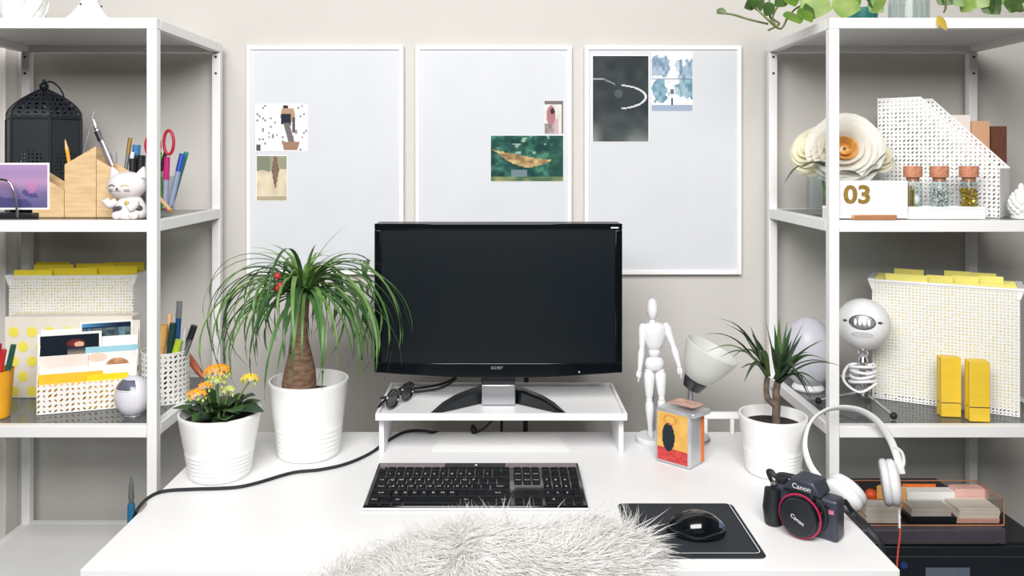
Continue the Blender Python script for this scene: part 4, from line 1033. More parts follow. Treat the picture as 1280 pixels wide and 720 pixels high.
def rose(px, py, Y, R, face, kinds):
    c = at(px, py, Y)-p0; f = V(face).normalized(); base = c-f*R*.25
    head = MB().lathe([(R*.03, -R*.34), (R*.12, -R*.30), (R*.14, -R*.2), (R*.05, -R*.12)], 12).build('rose_head', G_r if 'G_r' in globals() else M_stem, t, base, f.to_track_quat('Z', 'Y').to_euler(), sharp=80)
    for q, (n, rt, ht, h0, cu, mk) in enumerate(((5, .96, -.10, -.34, 1.3, 1), (5, .90, .06, -.32, 1.1, 1), (5, .78, .20, -.28, 1.0, 1), (5, .62, .28, -.2, .7, 1), (4, .44, .30, -.14, .5, 1), (5, .27, .26, -.06, .3, 2), (4, .15, .24, -.02, .2, 2))):
        me = ring_petal(MATP[kinds[mk]], R, rt, ht, h0, n, cu)
        for i in range(n):
            o = put('petal', me, head); sc = random.uniform(.95, 1.05)
            o.rotation_euler = (random.uniform(-.05, .05), random.uniform(-.05, .05), 2*PI*(i+.5*(q % 2))/n+random.uniform(-.12, .12)); o.scale = (sc, sc, random.uniform(.85, 1.2))
    MB().tube(spline([base-f*R*.3, base-f*R*.45+V((0, 0, -.02)), V((c.x*.3, c.y*.3, .02))], 6), .003, 8).build('rose_stem', M_stem, t)
rose(1056, 184, 1.705, .076, (-.33, -.9, .17), (M_pet, 'w', 'p'))
rose(1011, 182, 1.755, .056, (-.75, -.5, .45), (M_petc, 'c', 'c'))
rose(1090, 184, 1.745, .052, (.1, -.6, .7), (M_petc, 'c', 'c'))
G_r = leafmat('rose_leaf', (66, 92, 62), (44, 66, 46), .15)
def free_leaf(t, m, base, tip, wmax, sag=0.01, fold=.2, n=9, name='leaf', side=None):
    base, tip = V(base), V(tip); pts = []; ws = []
    for k in range(n): s = k/(n-1); pts.append(base.lerp(tip, s)+V((0, 0, sag*math.sin(PI*s)))); ws.append(wmax*max(.03, math.sin(PI*min(1, .05+.95*s))**.8))
    b = MB(); b.blade(pts, ws, fold=fold, side=side); return b.build(name, m, t, sharp=80)
def vp(px, py, Y): return at(px, py, Y)-p0
free_leaf(t, G_r, vp(1036, 205, 1.72), vp(1000, 210, 1.70), .012, .006); free_leaf(t, G_r, vp(1008, 206, 1.70), vp(980, 230, 1.69), .0045, .012)
free_leaf(t, G_r, vp(1030, 208, 1.70), vp(1012, 203, 1.68), .012, .004)
free_leaf(t, G_r, vp(1085, 222, 1.715), vp(1108, 190, 1.70), .013, .004); free_leaf(t, G_r, vp(1084, 222, 1.71), vp(1106, 212, 1.69), .014, .006); free_leaf(t, G_r, vp(1075, 224, 1.70), vp(1098, 202, 1.69), .010, .004)
free_leaf(t, G_r, vp(1050, 214, 1.70), vp(1078, 221, 1.69), .012, .004)

# ---- right shelf top: pothos
YP = 1.76
p0 = V((at(1136, 0, YP).x, YP, S3+.0005))
t = thing('pothos_vase', 'clear ridged glass jar of trailing pothos on top of the right shelf', 'plant', p0)
b = MB(); prof = [(.036, 0), (.04, .004), (.04, .06), (.042, .1), (.0405, .1), (.0385, .06), (.0385, .006)]
b.lathe(prof, 36, cap1=False); b.build('jar', M_glass, t)
for k in range(18):
    a = 2*PI*k/18; MB().tube([(.0402*math.cos(a), .0402*math.sin(a), .006), (.0402*math.cos(a), .0402*math.sin(a), .06)], .0016, 5).build('ridge', M_glass, t)
G_p = [leafmat('pothos_leaf_%d' % k, c, c2, .3) for k, (c, c2) in enumerate((((126, 164, 70), (92, 132, 52)), ((92, 122, 66), (64, 92, 50)), ((168, 190, 110), (120, 156, 72)), ((222, 196, 84), (200, 170, 70))))]
M_vine = mat('vine', (116, 128, 72), .5, var=.2, scale=60)
def pv(px, py, Y): return at(px, py, Y)-p0
VINES = [[(1130, -8, 1.76), (1090, -6, 1.75), (1040, -2, 1.74), (1000, 8, 1.70), (985, 22, 1.66), (975, 36, 1.62), (955, 20, 1.60), (938, 2, 1.62)],
         [(1130, -8, 1.76), (1060, -14, 1.78), (990, -6, 1.78), (966, 20, 1.77), (974, 30, 1.76), (960, 38, 1.76)],
         [(1130, -10, 1.76), (1020, -16, 1.7), (968, -8, 1.68), (962, 18, 1.66), (972, 34, 1.64)],
         [(1140, -8, 1.76), (1180, -4, 1.74), (1230, 4, 1.72), (1290, -4, 1.72)],
         [(1140, -8, 1.76), (1200, -10, 1.7), (1250, 2, 1.68), (1275, 14, 1.67), (1300, 2, 1.67)],
         [(1140, -6, 1.75), (1176, -2, 1.67), (1182, 8, 1.64), (1180, 15, 1.618)],
         [(960, 30, 1.70), (935, 24, 1.72), (915, 18, 1.74), (896, 16, 1.75)]]
for vn_ in VINES:
    MB().tube(spline([pv(*q) for q in vn_], 6), .0022, 6).build('vine', M_vine, t, sharp=80)
LV = [((1000, 4, 1.67), (1040, 12, 1.66), .030, 2), ((1062, 6, 1.665), (1078, -8, 1.67), .020, 0), ((1040, 6, 1.66), (1076, 12, 1.655), .026, 2), ((985, 14, 1.66), (1000, 30, 1.625), .022, 0), ((1000, 10, 1.66), (1015, 28, 1.64), .02, 0), ((1020, 8, 1.67), (1010, 24, 1.66), .02, 1),
      ((945, 4, 1.62), (930, 10, 1.60), .014, 1), ((950, 14, 1.61), (940, -4, 1.61), .018, 1), ((968, 6, 1.64), (956, 20, 1.63), .014, 1), ((985, -6, 1.66), (968, 8, 1.65), .018, 1), ((1000, -4, 1.66), (980, 2, 1.65), .02, 0),
      ((1098, 14, 1.66), (1080, -6, 1.66), .012, 1), ((1090, 16, 1.65), (1110, -6, 1.65), .012, 2), ((1085, 4, 1.66), (1104, 16, 1.65), .016, 0),
      ((1200, 2, 1.69), (1216, 14, 1.66), .018, 2), ((1212, -4, 1.68), (1236, 8, 1.66), .020, 2), ((1228, 0, 1.67), (1250, 18, 1.66), .020, 1), ((1250, -4, 1.67), (1240, 16, 1.66), .018, 1), ((1255, 4, 1.66), (1280, 12, 1.66), .016, 1), ((1262, 0, 1.66), (1290, -8, 1.66), .018, 1), ((1190, -4, 1.67), (1206, 8, 1.66), .014, 0), ((1240, -6, 1.68), (1262, 4, 1.67), .016, 0), ((1170, -6, 1.67), (1190, 6, 1.66), .016, 1), ((1275, 0, 1.67), (1262, 16, 1.66), .016, 0),
      ((1172, 20, 1.612), (1183, 38, 1.606), .012, 3), ((908, 17, 1.74), (895, 14, 1.75), .006, 1)]
for a_, c_, wd, g in LV:
    free_leaf(t, G_p[g], pv(*a_), pv(*c_), wd, .004, .18, side=V((0.25, 0, 1)) if abs(a_[0]-c_[0]) > abs(a_[1]-c_[1]) else V((1, 0.3, 0)))
p = V((at(1093, 0, 1.80).x, 1.86, S3+.0005))
t = thing('teal_pot', 'small teal plant pot behind the pothos leaves on top of the right shelf', 'pot', p)
MB().lathe([(.026, 0), (.028, .003), (.034, .055), (.0345, .06), (.0315, .06), (.029, .02)], 28, cap1=False).build('pot', mat('teal_glaze', (46, 122, 120), .3, var=.1, scale=30), t)
MB().lathe([(.0001, .05), (.0305, .05)], 24).build('soil', M_soil, t)

# ---- printer, tray and papers on the lowest right shelf
t = thing('printer', 'black printer standing on the lowest level of the right shelf', 'printer', (0.90, 1.655, S0+.0006))
M_prn = mat('printer_black', (30, 36, 43), .35, var=.06, scale=40); M_lid = mat('printer_lid', (74, 70, 80), .35, var=.04, scale=40)
zl = .614-S0; zt = .644-S0
MB().b2(-.222, .215, 0, .285, 0, zl-.006).build('body', M_prn, t, bevel=.004)
MB().b2(-.218, .211, 0.004, .28, zl-.0058, zl-.0003).build('scanner_seam', M_black, t)
MB().b2(-.21, 1.026-.90, -.006, .262, zl, zt).build('lid', M_lid, t, bevel=.004)
MB().b2(-.21, 1.005-.90, -.0072, -.0062, zl+.0010, zl+.0052).build('trim_strip', M_silver, t)
MB().b2(1.011-.90, 1.024-.90, -.0072, -.0062, zl+.0010, zl+.0052).build('trim_strip', M_silver, t)
MB().b2(-.222, .2145, -.0016, -.0003, .0800, .0824).build('trim_strip', M_silver, t)
a, c = at(1157, 710, 1.654), at(1212, 727, 1.654)
MB().b2(a.x-.90, c.x-.90, -.0022, -.0004, c.z-S0, a.z-S0).build('display', mat('lcd_grey', (98, 108, 122), .25, var=.05), t)
MB().lathe([(.007, 0), (.007, .0016)], 18, T=Mx.Translation((at(1130, 0, 1.654).x-.90, -.0004, .064)) @ Mx.Rotation(PI/2, 4, 'X')).build('power_button', mat('blue_button', (50, 66, 130), .3, var=.03), t)
# acrylic tray
ZL = .6446+.0003
xL, xR = at(1078, 0, 1.665).x, at(1255, 0, 1.665).x
t = thing('acrylic_tray', 'clear acrylic tray with copper edges standing on the printer', 'tray', ((xL+xR)/2, 1.665, ZL)); h2 = (xR-xL)/2; HB, DB = .054, .098
MB().b2(-h2, h2, 0, DB, 0, .002).build('bottom', M_acryl, t)
for n, (x0, x1, y0, y1) in {'a': (-h2, h2, 0, .002), 'b': (-h2, h2, DB-.002, DB), 'c': (-h2, -h2+.002, .0022, DB-.0022), 'd': (h2-.002, h2, .0022, DB-.0022)}.items():
    MB().b2(x0, x1, y0, y1, .0022, HB).build('wall_panel', M_acryl, t)
for q0, q1 in (((-h2, 0, .001), (h2, 0, .001)), ((-h2, DB, HB), (h2, DB, HB)), ((-h2, 0, .001), (-h2, 0, HB)), ((-h2, 0, HB), (-h2+.06, 0, HB)), ((h2, 0, 0.001), (h2, 0, HB)), ((-h2, 0, HB), (-h2, DB, HB)), ((h2, 0, HB), (h2, DB, HB))):
    MB().tube([q0, q1], .0013, 6).build('copper_edge', M_copper, t)
TX, TY = (xL+xR)/2, 1.665; ZT = ZL+.0024
def tin_(px, dy): return at(px, 0, TY+dy).x
def stack(name, px0, px1, y0, y1, z0, z1, m, label, cat, rz=0, n=1, m2=None):
    xa, xb = at(px0, 0, TY+y0).x, at(px1, 0, TY+y0).x
    t = thing(name, label, cat, ((xa+xb)/2, TY+(y0+y1)/2, ZT+z0), rz); h = (xb-xa)/2; d = (y1-y0)/2
    dz = (z1-z0)/n
    for k in range(n):
        j = (k % 3-1)*.0012 if n > 1 else 0
        MB().b2(-h+j, h+j, -d, d, dz*k+.0002, dz*(k+1)-.0002).build('sheet' if n > 1 else 'block', m if (k % 2 == 0 or m2 is None) else m2, t, bevel=.0004)
    return t
M_cream = mat('cream_paper', (240, 235, 224), .7, var=.03, scale=60); M_ochre = mat('orange_note', (244, 178, 96), .6, var=.06, scale=40); M_grey = mat('grey_card', (204, 200, 198), .6, var=.05); M_pink = mat('pink_card', (234, 188, 176), .6, var=.05)
stack('card_pack', 1083, 1126, .006, .05, 0, .030, M_cream, 'pack of cream cards at the left of the acrylic tray', 'cards', 0, 6, M_paper)
stack('card_box', 1136, 1196, .008, .055, 0, .012, M_prn, 'dark grey flat card box inside the acrylic tray', 'box')
stack('slide_case', 1140, 1190, .010, .052, .0122, .028, M_grey, 'small grey card case lying on the dark flat box', 'case', 0, 2)
stack('envelope_stack', 1197, 1250, .006, .06, 0, .009, M_pink, 'pink envelopes under white papers in the acrylic tray', 'envelopes', 0, 2)
stack('paper_stack', 1199, 1250, .008, .06, .0092, .030, M_paper, 'white papers lying on the pink envelopes', 'paper', 0, 4, M_cream)
stack('note_pad', 1134, 1200, .066, .092, 0, .040, M_paper, 'white note pad standing behind the grey case', 'note pad', 0, 1)
stack('red_pad', 1128, 1170, .0925, .0955, 0, .046, M_or, 'orange red card standing at the back of the acrylic tray', 'card')
stack('blush_card', 1194, 1236, .064, .090, 0, .047, M_pink, 'blush card wallet standing at the back right of the acrylic tray', 'card')
t = thing('sticky_note', 'curled orange sticky notes standing in the acrylic tray behind the headphones', 'note', (tin_(1114, .055), TY+.055, ZT), -.1)
b = MB(); vs = []; fs = []
for i in range(9):
    for k in range(2): vs.append((-.029+.058*i/8, .004*math.sin(i*.6)+(.002 if k else 0), 0 if 1 else 0)); vs.append((-.029+.058*i/8, .004*math.sin(i*.6)+(.002 if k else 0), .055+.003*math.sin(i*.8)))
for i in range(8):
    a = i*4; fs += [(a, a+4, a+5, a+1), (a+2, a+3, a+7, a+6), (a+1, a+5, a+7, a+3), (a, a+2, a+6, a+4)]
b.add(vs, fs); b.build('note_sheet', M_ochre, t, sharp=80)
t = thing('orange_ball', 'small orange red ball at the left end of the acrylic tray', 'ball', (tin_(1089, .074), TY+.074, ZT+.0002))
MB().ball((0, 0, .0125+.018), .0125, 20, 14).build('ball', mat('orange_rubber', (228, 86, 44), .5, var=.08, scale=60), t)
MB().lathe([(.010, 0), (.011, .002), (.008, .0185)], 16).build('stand', M_grey, t)

# ================================================================ left shelf, top: white ceramics
p = V((at(28, 0, 1.70).x, 1.70, S3+.0005)); t = thing('ceramic_jar', 'round white ceramic jar with swirled relief on top of the left shelf', 'jar', p)
MB().lathe([(.028, 0), (.034, .003), (.044, .02), (.047, .05), (.042, .08), (.03, .1), (.026, .11), (.023, .11), (.026, .1)], 32, cap1=False).build('body', M_ceram, t, sharp=80)
for k in range(9):
    a = 2*PI*k/9; MB().tube([((.036+.011*math.sin(PI*s/6))*math.cos(a+s*.14), (.036+.011*math.sin(PI*s/6))*math.sin(a+s*.14), .006+.012*s) for s in range(7)], .003, 6).build('swirl', M_ceram, t, sharp=80)
p = V((at(112, 0, 1.68).x, 1.68, S3+.0005)); t = thing('ceramic_candlestick', 'white ceramic candlestick with a flared foot on top of the left shelf', 'candlestick', p)
MB().lathe([(.047, 0), (.048, .003), (.036, .014), (.024, .030), (.017, .042), (.022, .05), (.026, .066), (.018, .082), (.024, .1), (.03, .104)], 32).build('body', M_ceram, t, sharp=80)
for k in range(3): MB().ball(((.0225)*math.cos(-1.9+k*2.1), .0225*math.sin(-1.9+k*2.1), .034), .0024, 8, 6).build('pierced_dot', M_black, t)

# ================================================================ left shelf, middle level
YLn = 1.85
p0 = V((at(55, 0, YLn).x, YLn, S2+.0005))
t = thing('lantern', 'black pierced metal lantern with a domed top, left shelf', 'lantern', p0, math.radians(8))
M_lan = mat('black_iron', (24, 30, 38), .5, .3, var=.1, scale=60); M_lanp = perforated('black_pierced_iron', (24, 30, 38), .010, .0, (.36, .22)); M_lanr = perforated('black_rosette_iron', (24, 30, 38), .0085, .030, (.36, .22))
Rl = .079; hs = at(0, 150, YLn).z-S2-.0005; hd = at(0, 106, YLn).z-S2-.0005
MB().lathe([(Rl+.004, 0), (Rl+.004, .012)], 6).build('base', M_lan, t, sharp=20)
hexp = [(Rl*math.cos(PI/3*k), Rl*math.sin(PI/3*k)) for k in range(6)]
for k in range(6):
    a, c = V((*hexp[k], 0)), V((*hexp[(k+1) % 6], 0)); mid = (a+c)/2; L = (c-a).length; nr = mid.normalized()
    T = Mx.Translation(mid) @ Mx.Rotation(math.atan2(nr.y, nr.x)+PI/2, 4, 'Z')
    b = MB(); b.b2(-L/2+.003, L/2-.003, -.001, .001, -(hs-.014)/2, (hs-.014)/2)
    o = b.build('side_panel', M_lanr, t, uvf=lambda q: (q.x, q.z)); o.matrix_local = T @ Mx.Translation((0, 0, .013+(hs-.014)/2))
    MB().b2(-.003, .003, -.003, .003, .0125, hs).build('corner_post', M_lan, t).matrix_local = Mx.Translation(a)
MB().lathe([(Rl+.003, hs+.0003), (Rl+.003, hs+.007)], 6).build('cornice', M_lan, t, sharp=20)
dome = [((Rl+.001)*(1-x**1.75)+.007*x, hs+.0075+(hd-hs-.018)*x) for x in [0, .12, .25, .38, .5, .62, .74, .86, 1.0]]
b = MB(); b.lathe(dome, 6, cap0=False)
b.build('dome', M_lanp, t, uvf=lambda q: (math.atan2(q.y, q.x)*.045 if abs(q.y) > 1e-6 else (.0 if q.x > 0 else PI*.045), q.z), sharp=20)
for k in range(6): MB().tube([(r*math.cos(PI/3*k), r*math.sin(PI/3*k), z) for r, z in dome], .0022, 6).build('dome_rib', M_lan, t)
MB().ball((0, 0, hd-.004), .010, 14, 10).build('finial', M_lan, t)
MB().tube([(.0, .0, hd+.004), (.0, .0, hd+.012)], .004, 8).build('finial_neck', M_lan, t)
MB().tube(spline([(0, -.002, hd+.004), (.02, -.012, hd+.006), (.038, -.018, hd-.006), (.048, -.02, hd-.022), (.050, -.02, hd-.032)], 5), .0018, 6).build('handle', M_lan, t)

# postcard on a wire holder
YC = 1.70
xa, xb = at(-62, 0, YC).x, at(62, 0, YC).x; zt_, zb_ = at(0, 203.5, YC).z, at(0, 262, YC).z
t = thing('postcard', 'purple dusk postcard with white border held upright before the lantern', 'postcard', ((xa+xb)/2, YC, zb_))
def f_dusk(u, v):
    c = mixc((92, 88, 132), (176, 146, 190), v); c = mixc(c, (206, 158, 196), max(0, 1-abs(v-.6)*4)*.6)
    if v < .45 and vn(u*5+v*3, v*7, 51) > .5: c = mixc(c, (66, 64, 116), .7)
    if ((u-.83)/.06)**2+((v-.47)/.13)**2 < 1: c = mixc(c, (206, 122, 172), .75*vn(u*22, v*14, 52))
    return c
picture('card', xb-xa-.008, zt_-zb_-.008, f_dusk, 60, 30, t, (0, 0, .004), None, .0008, .004)
t = thing('card_holder', 'chrome wire arch on a dark base holding the purple postcard', 'card holder', (at(2, 0, YC-.02).x, YC-.02, S2+.0005))
MB().b2(-.075, .066, .002, .045, 0, .0098).build('base', M_black, t, bevel=.002)
MB().tube(spline([(-.052, -.004, .002), (-.048, -.006, .05), (-.03, -.007, .072), (0, -.008, .080), (.02, -.007, .074), (.030, -.006, .05), (.036, -.004, .002)], 6), .0024, 8).build('wire_arch', M_chrome, t, sharp=80)

# wooden house-shaped organizer, three blocks
YO = 1.70
def house(px0, px1, pyl, pyr, label, d=.055, shift=0):
    x0, x1 = at(px0, 0, YO).x, at(px1, 0, YO).x; zl, zr = at(0, pyl, YO).z-S2, at(0, pyr, YO).z-S2
    t = thing('wooden_holder', label, 'holder', ((x0+x1)/2, YO, S2+.0005), 0, 'slant-topped wooden holders'); h = (x1-x0)/2-.0004
    pr = [(-h, 0), (h, 0), (h, zr), (-h, zl)]
    MB().prism(pr, 0, .005).build('front_panel', M_wood, t, bevel=.0005)
    MB().prism(pr, d-.005, d).build('back_panel', M_wood, t, bevel=.0005)
    MB().b2(-h, -h+.005, .0052, d-.0052, 0, zl-.003).build('side_panel', M_wood, t); MB().b2(h-.005, h, .0052, d-.0052, 0, zr-.003).build('side_panel', M_wood, t)
    MB().b2(-h+.0052, h-.0052, .0052, d-.0052, 0, .005).build('bottom_panel', M_wood, t)
    return t
house(40, 80, 214, 238, 'low wooden holder sloping down to the right, beside the postcard')
house(80.3, 120, 206, 183, 'tall wooden holder sloping up to the right, holding a pencil')
house(120.3, 160, 199, 222, 'wooden holder sloping down to the right, partly behind the cat figurine')
def rod(name, p, q, parts, label, cat, grp):                # pencils and pens: parts = [(t0, t1, r0, r1, material, part name)]
    p, q = V(p), V(q); L = (q-p).length
    t = thing(name, label, cat, p, 0, grp); T = frame_to((0, 0, 0), q-p)
    for t0, t1, r0, r1, m, n in parts: MB().lathe([(max(r0, .0004), t0*L), (max(r1, .0004), t1*L-.00005)], 12, T=T).build(n, m, t)
    return t
def mm(n, c, r=.35, me=0): return mat(n, c, r, me, var=.05, scale=60)
M_pen = mm('pencil_yellow', (236, 168, 40)); M_pw = mm('pencil_wood', (226, 190, 140), .6)
def at2(px, py, Y): return at(px, py, Y)
rod('pencil', at2(97, 262, YO+.03), at2(81, 172, YO+.026), [(0, .84, .0038, .0038, M_pen, 'barrel'), (.84, .97, .0038, .0010, M_pw, 'sharpened_wood'), (.97, 1, .001, .0004, M_black, 'point')], 'yellow pencil standing in the tall wooden holder', 'pencil', None)
# drawing compass
t = thing('drawing_compass', 'silver drawing compass standing in the wooden holders', 'compass', at2(117, 141, YO+.03))
o_ = V(t.location); def_ = lambda px, py, dy=0: at2(px, py, YO+.03+dy)-o_
MB().tube([def_(117, 139), def_(115, 150)], .0022, 8).build('grip', M_silver, t)
MB().tube([def_(115.5, 148), def_(105, 188), def_(101, 215)], .0016, 8).build('needle_leg', M_silver, t)
MB().tube([def_(117, 150), def_(124, 170)], .0028, 8).build('pen_leg', M_silver, t); MB().tube([def_(124, 170), def_(140, 208)], .0055, 10, flat=.6).build('pen_holder', mm('grey_lilac_metal', (150, 150, 164), .3, .6), t)
MB().tube([def_(121, 164), def_(126, 176)], .0062, 10, flat=.7).build('clamp', M_black, t)
MB().ball(def_(120, 160), .0045, 12, 8).build('hinge', M_silver, t)

# cat figurine
YK = 1.662
p0 = V((at(161, 0, YK).x, YK, S2+.0005))
t = thing('cat_figurine', 'white ceramic cat figurine with closed smiling eyes, grey patches, beside the shelf post', 'figurine', p0)
def kp(px, py, dy=0.0): return at(px, py, YK+dy)-p0
k = YK/F
M_cat = mat('cat_glaze', (228, 222, 222), .35, var=.02, scale=30); M_patch = mat('grey_glaze', (74, 76, 84), .35, var=.05); M_goldp = mat('gold_glaze', (206, 178, 96), .35, var=.05)
b = MB(); b.ball(kp(159, 232, 0), .0395, 28, 18, sq=(.98, .85, .74))
for s, ex in ((-1, 143), (1, 177)):
    e = kp(ex, 217); b.lathe([(.0125, -.006), (.008, .004), (.0018, .015)], 12, T=Mx.Translation(e) @ Mx.Rotation(-s*-.32, 4, 'Y') @ Mx.Scale(.6, 4, V((0, 1, 0))))
head = b.build('head', M_cat, t, sharp=80)
hc = kp(159, 232, 0)
def face(dx, dz, k_=1.0): x = dx/(.0395*.98); z = dz/(.0395*.74); y = -(max(0, 1-x*x-z*z))**.5*.0395*.85*k_; return hc+V((dx, y-.0006, dz))
for s in (-1, 1):
    MB().tube([face(-.004+s*.0135+dx, -.001+(.0035-dx*dx*60)) for dx in (-.007, -.0035, 0, .0035, .007)], .0011, 6).build('eye', M_goldp if s > 0 else M_patch, head)
    for w_ in range(2): MB().tube([face(-.004+s*.012, -.008-.002*w_), face(-.004+s*.022, -.0075-.0035*w_)], .0005, 5).build('whisker', M_patch, head)
MB().ball(face(-.0055, -.0055), .0023, 10, 8, sq=(1.2, .7, .9)).build('nose', M_patch, head)
for s in (-1, 1): MB().tube([face(-.0055, -.008), face(-.0055+s*.003, -.0105), face(-.0055+s*.006, -.0095)], .0005, 5).build('mouth', M_patch, head)
b = MB(); b.lathe([(.026, 0), (.032, .004), (.034, .014), (.029, .030), (.021, .042), (.014, .048)], 24, T=Mx.Translation((.004, 0, 0)) @ Mx.Scale(.85, 4, V((0, 1, 0)))); b.build('body', M_cat, t, sharp=80)
for s, pts in ((-1, [(-.018, -.012, .036), (-.030, -.016, .030), (-.036, -.020, .036), (-.038, -.022, .041)]), (1, [(.020, -.014, .034), (.021, -.026, .028), (.013, -.032, .022)])):
    MB().tube(spline(pts, 5), [.0085]*15+[.0075] if len(pts) == 4 else [.0085]*10+[.0075], 12).build('paw', M_cat, t, sharp=80)
for s in (-1, 1): MB().ball((.004+s*.017, -.024, .0085), .010, 14, 10, sq=(1, 1.1, .8)).build('foot', M_cat, t)
MB().ball((.026, -.014, .022), .009, 14, 10, sq=(.9, .9, .8)).build('patch', M_patch, t); MB().ball((-.008, -.0235, .022), .008, 14, 10, sq=(1.2, .5, .7)).build('patch', M_patch, t); MB().ball((-.018, -.019, .02), .007, 12, 8, sq=(.8, .8, 1)).build('patch', M_patch, t)
MB().ball((.008, -.027, .034), .0046, 12, 8).build('bell', M_goldp, t)

# glass tumbler with scissors and pens (behind the post) and the pen cup behind the cat
def cup_at(px, Y, r, h, m, label, name='pen_cup'):
    t = thing(name, label, 'cup', (at(px, 0, Y).x, Y, S2+.0005))
    MB().lathe([(r*.9, 0), (r*.95, .002), (r, h), (r-.0018, h), (r*.95-.0018, .004)], 32, cap1=False).build('cup', m, t)
    return t
t = cup_at(197, 1.735, .036, .085, M_glass, 'clear glass tumbler of scissors and pens beside the left shelf post', 'tumbler')
YG = 1.735; grp = 'pens on the middle level of the left shelf'
def pen(p, q, m, capm, label, r=.0045, cap=.32, cat='pen'):
    return rod('pen', p, q, [(0, .06, .0012, r*.8, capm, 'tip'), (.06, 1-cap, r, r, m, 'barrel'), (1-cap, 1, r*1.12, r*1.08, capm, 'cap')], label, cat, grp)
pen(at2(212, 262, YG-.012), at2(228, 192, YG+.0), mm('lilac_barrel', (150, 160, 196)), mm('blue_cap', (36, 78, 176)), 'blue capped pen leaning right out of the tumbler', .0055)
pen(at2(206, 264, YG-.02), at2(209, 196, YG-.02), mm('lilac_body', (168, 170, 206)), mm('magenta_cap', (206, 44, 128)), 'lilac pen with a magenta cap in the tumbler', .0055, .42)
pen(at2(202, 264, YG+.0), at2(199, 190, YG+.0), mm('green_body', (120, 176, 60)), mm('green_cap', (96, 160, 50)), 'green pen beside the scissors in the tumbler', .005)
pen(at2(213, 262, YG+.01), at2(233, 190, YG+.016), mm('teal_body', (50, 130, 130)), mm('teal_cap', (30, 142, 120)), 'teal pen behind the blue capped pen in the tumbler', .0048)
rod('pencil', at2(198, 246, YG-.028), at2(216, 266, YG-.022), [(0, .8, .0042, .0042, M_pw, 'barrel'), (.8, 1, .0042, .0008, mm('orange_lead', (226, 130, 50)), 'point')], 'short orange pencil lying slanted at the bottom of the tumbler', 'pencil', None)
t = thing('scissors', 'red handled scissors standing handles up in the glass tumbler', 'scissors', at2(204, 205, YG-.006)); o_ = V(t.location)
M_redh = mm('red_handle', (196, 36, 62), .35); sp_ = lambda px, py, dy=0: at2(px, py, YG-.006+dy)-o_
for cx, cy, rx, rz_, dy in ((211, 178, 6.2, 15, 0), (191, 182, 9, 14, .006)):
    MB().tube([sp_(cx+rx*math.cos(2*PI*i/18), cy+rz_*math.sin(2*PI*i/18), dy) for i in range(18)], .0034, 8, close=True).build('handle', M_redh, t, sharp=80)
MB().tube([sp_(207, 191), sp_(203, 204), sp_(200, 214)], .0042, 8, flat=.6).build('shank', M_black, t); MB().tube([sp_(196, 194, .004), sp_(202, 204, .004), sp_(206, 214, .004)], .0042, 8, flat=.6).build('shank', M_redh, t)
for q0, q1, dy in (((200, 214), (199, 262), -.001), ((206, 214), (205, 262), .004)):
    MB().tube([sp_(*q0, dy), sp_(*q1, dy)], [.004, .001], 6, flat=.3).build('blade', M_chrome, t)
t = cup_at(162, 1.80, .034, .075, mm('dark_cup', (52, 56, 64), .4), 'dark pen cup hidden behind the white cat figurine')
YB = 1.80
pen(at2(150, 262, YB), at2(163, 172, YB), mm('silver_barrel', (176, 176, 182), .3, .7), mm('gold_cap', (196, 160, 92), .35, .6), 'silver pen with a gold end behind the cat figurine', .0042, .22)
pen(at2(158, 262, YB-.012), at2(166, 190, YB-.01), M_plast, M_plast, 'white pen leaning right behind the cat figurine', .0038)
pen(at2(146, 258, YB-.006), at2(142, 190, YB-.006), M_plast, mm('grey_cap', (190, 190, 194)), 'white pen with a rounded cap behind the cat figurine', .0055)
pen(at2(166, 262, YB+.008), at2(171, 181, YB+.008), mm('navy_body', (30, 44, 66)), mm('sky_cap', (64, 128, 186)), 'dark marker with a blue cap behind the cat figurine', .0078, .17)
pen(at2(172, 262, YB-.006), at2(177, 194, YB-.006), M_black, M_black, 'thick black marker behind the cat figurine, next to the post', .0085)
pen(at2(165, 262, YB-.018), at2(166, 198, YB-.018), M_black, M_black, 'black marker directly behind the ears of the cat figurine', .0068)

# ================================================================ left shelf, glass level
YF = 1.868
xa, xb = at(-150, 0, YF).x, at(166, 0, YF).x
xa = xb-.282
file_box('white punched-steel file box with bright yellow folder tabs on the left shelf', ((xa+xb)/2, YF, S1+.0004), math.radians(2.0), xb-xa, .262, .10,
         [(-.13, -.045, .010), (-.06, .05, .012), (.02, .135, .014), (-.11, -.02, .016), (-.02, .07, .016), (.04, .132, .017), (-.13, -.05, .016)], 'punched steel file boxes', M_foldr2)
# polka-dot magazine box
YD = 1.812
xb = at(164, 0, YD).x; xa = xb-.28; zt_ = at(0, 396, YD).z-S1
t = thing('polka_dot_box', 'white box with yellow polka dots before the left file box', 'box', ((xa+xb)/2, YD, S1+.0005), math.radians(1.5)); h = (xb-xa)/2
M_offw = mat('offwhite_card', (232, 226, 214), .7, var=.02)
MB().b2(-h, h, 0, .045, 0, zt_).build('box_body', M_offw, t, bevel=.001)
b = MB()
for r in range(6):
    for c in range(8):
        x = -h+.02+c*.04+(.02 if r % 2 else 0); z = .015+r*.033
        if x > h-.012 or z > zt_-.008: continue
        b.add([(x, -.0009, z)]+[(x+.0115*math.cos(-2*PI*i/16), -.0009, z+.0115*math.sin(-2*PI*i/16)) for i in range(16)], [(0, 1+i, 1+(i+1) % 16) for i in range(16)])
b.build('polka_dots', mat('yellow_dot', (242, 230, 92), .7, var=.03), t)
